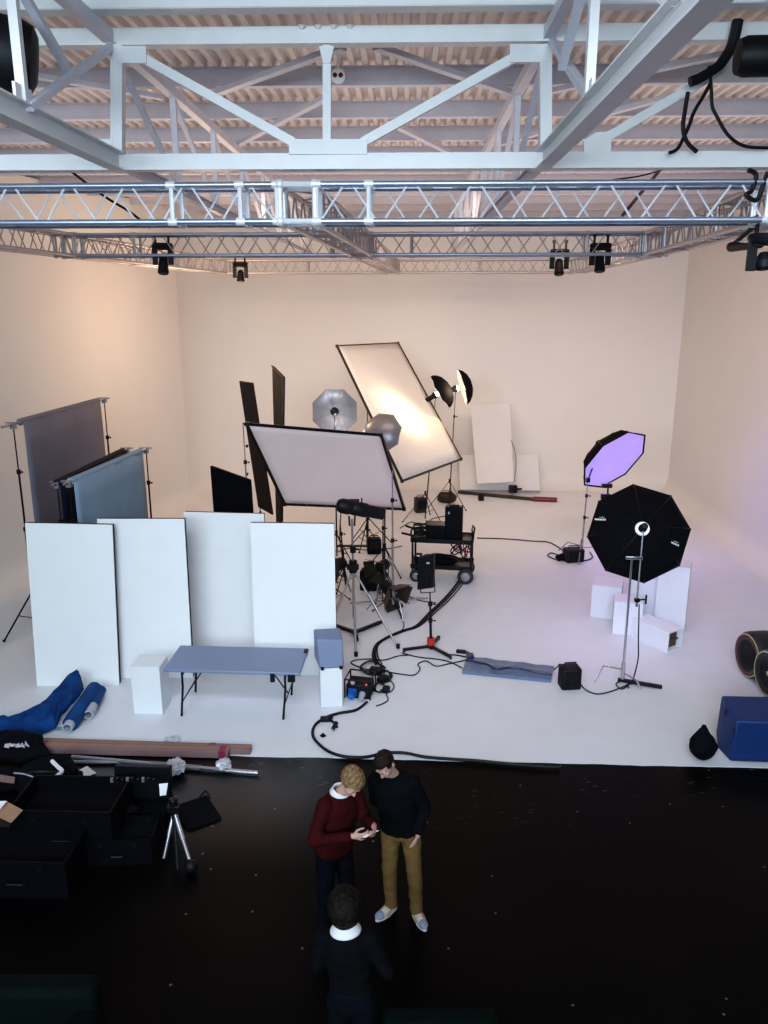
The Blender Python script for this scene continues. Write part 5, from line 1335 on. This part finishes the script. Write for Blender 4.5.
        if shoe == 'trainer':
            c = MB(); c.ball(fp((0, -.140, .041)), (.046, .062, .033), rot=Mz); c.build('toe_panel', M_shoeg, so, local=True)
            for sd in (-1, 1): MB().path([fp((sd * .036, -.02, .075)), fp((sd * .046, -.06, .055)), fp((sd * .05, -.095, .035))], .007).build('side_stripe', M_shoeo, so, local=True)
            MB().path([fp((-.022, -.055, .093)), fp((.022, -.062, .091)), fp((-.022, -.08, .083)), fp((.022, -.088, .079))], .004).build('laces', M_shoeo, so, local=True)
            MB().ball(fp((0, .062, .07)), (.02, .012, .03), rot=Mz).build('heel_tab', M_shoeo, so, local=True)
    return t, hp

# man in the burgundy sweater, turned towards his neighbour, holding a phone
th1 = R(40)
arms1 = {-1: ((-.275, -.05, 1.16), (-.05, -.31, 1.25), (.55, -.75, .05), (.75, .4, .25), (-.1, -.1, 1), .55, True),
         1: ((.235, -.12, 1.19), (.14, -.37, 1.295), (-.5, -.75, .0), (-.75, .4, .25), (.1, -.1, 1), .55, True)}
feet1 = {-1: ((-.19, -.02), R(-30), (0, -.02, 0)), 1: ((.115, -.02), R(14), (0, -.03, 0))}
p1, hp1 = make_person('man in burgundy sweater with curly light brown hair, looking at a phone', (-.43, 6.13), th1, 1.79, (R(7), R(4)), (0, 0), (R(36), R(4), R(-4)), (.02, -.07),
            arms1, feet1, (0, .03), 'curly', M_hairb, M_sweatr, M_navyt, 'grey', (.045, .088), .86)
t = thing('mobile_phone', 'lit mobile phone held in both hands by the burgundy-sweater man', 'phone', (0, 0, 0))
W1 = WORLD[p1.name]; t.location = W1 @ V((.05, -.43, 1.285)); WORLD[t.name] = Matrix.Translation(t.location) @ Matrix.Rotation(th1, 4, 'Z') @ Matrix.Rotation(R(-28), 4, 'X') @ Matrix.Rotation(R(90), 4, 'Z')
t.rotation_euler = (WORLD[t.name]).to_euler()
MB().box(V((0, 0, 0)), (.075, .155, .009)).build('body', M_black, t, bevel=.004, local=True)
MB().box(V((0, 0, .0055)), (.068, .145, .002)).build('screen', M_screen, t, local=True)
# man in black sweater and khaki trousers
th2 = R(-14)
arms2 = {-1: ((-.25, .06, 1.17), (-.13, .15, .98), (.35, .1, -1), (0, 1, .1), (.6, .3, -.1), .45, True),
         1: ((.228, .06, 1.16), (.185, -.05, .955), (-.22, -.05, -1), (-1, .1, .1), (-.1, -1, -.1), .35, True)}
feet2 = {-1: ((-.085, .02), R(-32), (-.01, -.02, 0)), 1: ((.165, .0), R(38), (.02, -.03, 0))}
p2, hp2 = make_person('man in black sweater and khaki trousers bending his head to the phone', (.145, 6.38), th2, 1.82, (R(6), R(-6)), (0, 0), (R(34), R(-4), R(-20)), (-.035, -.05),
            arms2, feet2, (.0, .03), 'short', M_haird, M_sweatk, M_khaki, 'trainer', None, .88, bulk=1.0)
# person below, from behind
arms3 = {-1: ((-.25, .0, 1.12), (-.10, -.24, 1.04), (.8, -.5, 0), (.3, .4, .3), (0, -.2, 1), .6, True),
         1: ((.25, .0, 1.12), (.12, -.25, 1.0), (-.8, -.5, 0), (-.3, .4, .3), (0, -.2, 1), .6, True)}
feet3 = {-1: ((-.11, .0), R(-10), (0, -.02, 0)), 1: ((.11, .0), R(10), (0, -.02, 0))}
p3, hp3 = make_person('person in black seen from behind, dark hair over a white collar', (-.225, 4.60), R(172), 1.70, (R(4), R(5)), (0, 0), (R(14), R(0), R(0)), (.0, -.02),
            arms3, feet3, (0, .0), 'long', M_hairk, M_jackk, M_navyt, 'black', (.045, .105), .84, sweater_name='jacket', bulk=.93)
# ================================================================== LIGHT
def area(name, loc, target, sx, sy, power, col, spread=180):
    l = bpy.data.lights.new(name, 'AREA'); l.shape = 'RECTANGLE'; l.size = sx; l.size_y = sy; l.energy = power; l.color = col; l.spread = R(spread)
    o = bpy.data.objects.new(name, l); COL.objects.link(o); o.location = loc
    o.rotation_euler = (V(target) - V(loc)).to_track_quat('-Z', 'Y').to_euler(); return o
def point(name, loc, power, col, r=.15):
    l = bpy.data.lights.new(name, 'POINT'); l.energy = power; l.color = col; l.shadow_soft_size = r
    o = bpy.data.objects.new(name, l); COL.objects.link(o); o.location = loc; return o
def spot(name, loc, target, power, col, ang, blend=.6, r=.1):
    l = bpy.data.lights.new(name, 'SPOT'); l.energy = power; l.color = col; l.spot_size = R(ang); l.spot_blend = blend; l.shadow_soft_size = r
    o = bpy.data.objects.new(name, l); COL.objects.link(o); o.location = loc
    o.rotation_euler = (V(target) - V(loc)).to_track_quat('-Z', 'Y').to_euler(); return o
area('window_light', (-2.5, -4.5, 6.6), (-1, 11, 1.5), 11, 3.0, 1720, (.70, .87, 1.0))
area('overhead_fill', (0, 3.5, 7.6), (0.3, 13, 0), 9, 1.6, 120, (.82, .89, 1.0), spread=66)  # unseen soft fill added above the view to lift the floor
area('set_fill', (2.2, 13.8, 7.1), (2.9, 22, 2.7), 13, 1.0, 205, (1, .75, .60), spread=88)  # added warm fill over the back set, no such fixture hangs there
area('roof_bounce_fill', (0, 14.5, 6.85), (0, 14.5, 9), 12, 11, 190, (1, .86, .77))  # unseen uplight added in place of light bounced onto the deck
# modelling lamps of the studio lights at the back, then an added wall fill
n_ = (br - tl).cross(tr_ - tl).normalized()
if n_.dot(CO - tl) < 0: n_ = -n_
_d = ray(403, 414); hot = CO + _d * ((tl - CO).dot(n_) / _d.dot(n_))
spot('strobe_lamp', hot + n_ * .5 + V((.12, 0, .05)), hot, 95, (1, .74, .42), 150, 1.0, .12)
point('strobe_lamp_right', PY(459, 389, 20.3), 40, (1, .76, .45), .1)
point('umbrella_lamp', PY(337, 424, 17.2), 7, (.9, .95, 1), .05)
point('left_wall_fill', V((-3.8, 18.8, 5.2)), 225, (1, .66, .40), .3)  # unseen warm fill added to brighten the left wall
# violet light of the two softboxes
area('violet_light', P(616, 460, 18.1) + pn_ * .05, P(616, 460, 18.1) + pn_ * 3, 1.2, 1.2, 30, (.55, .40, 1.0))
area('black_softbox_light', kc + kn * .06, kc + kn * 3 + CR * .6, 1.3, 1.3, 20, (.62, .50, 1.0))
w = bpy.data.worlds.new('studio_world'); scene.world = w; w.use_nodes = True
w.node_tree.nodes['Background'].inputs['Color'].default_value = (.72, .82, 1.0, 1)
w.node_tree.nodes['Background'].inputs['Strength'].default_value = .25
scene.view_settings.view_transform = 'Standard'
scene.view_settings.look = 'None'
scene.view_settings.exposure = 0.0
scene.view_settings.gamma = 1.0
vs_ = scene.view_settings; vs_.use_curve_mapping = True
cm_ = vs_.curve_mapping; c_ = cm_.curves[3]
c_.points.new(.02, .012); c_.points.new(.12, .11); c_.points.new(.45, .45); cm_.update()
scene.cycles.use_denoising = True
scene.cycles.max_bounces = 8
scene.cycles.diffuse_bounces = 5
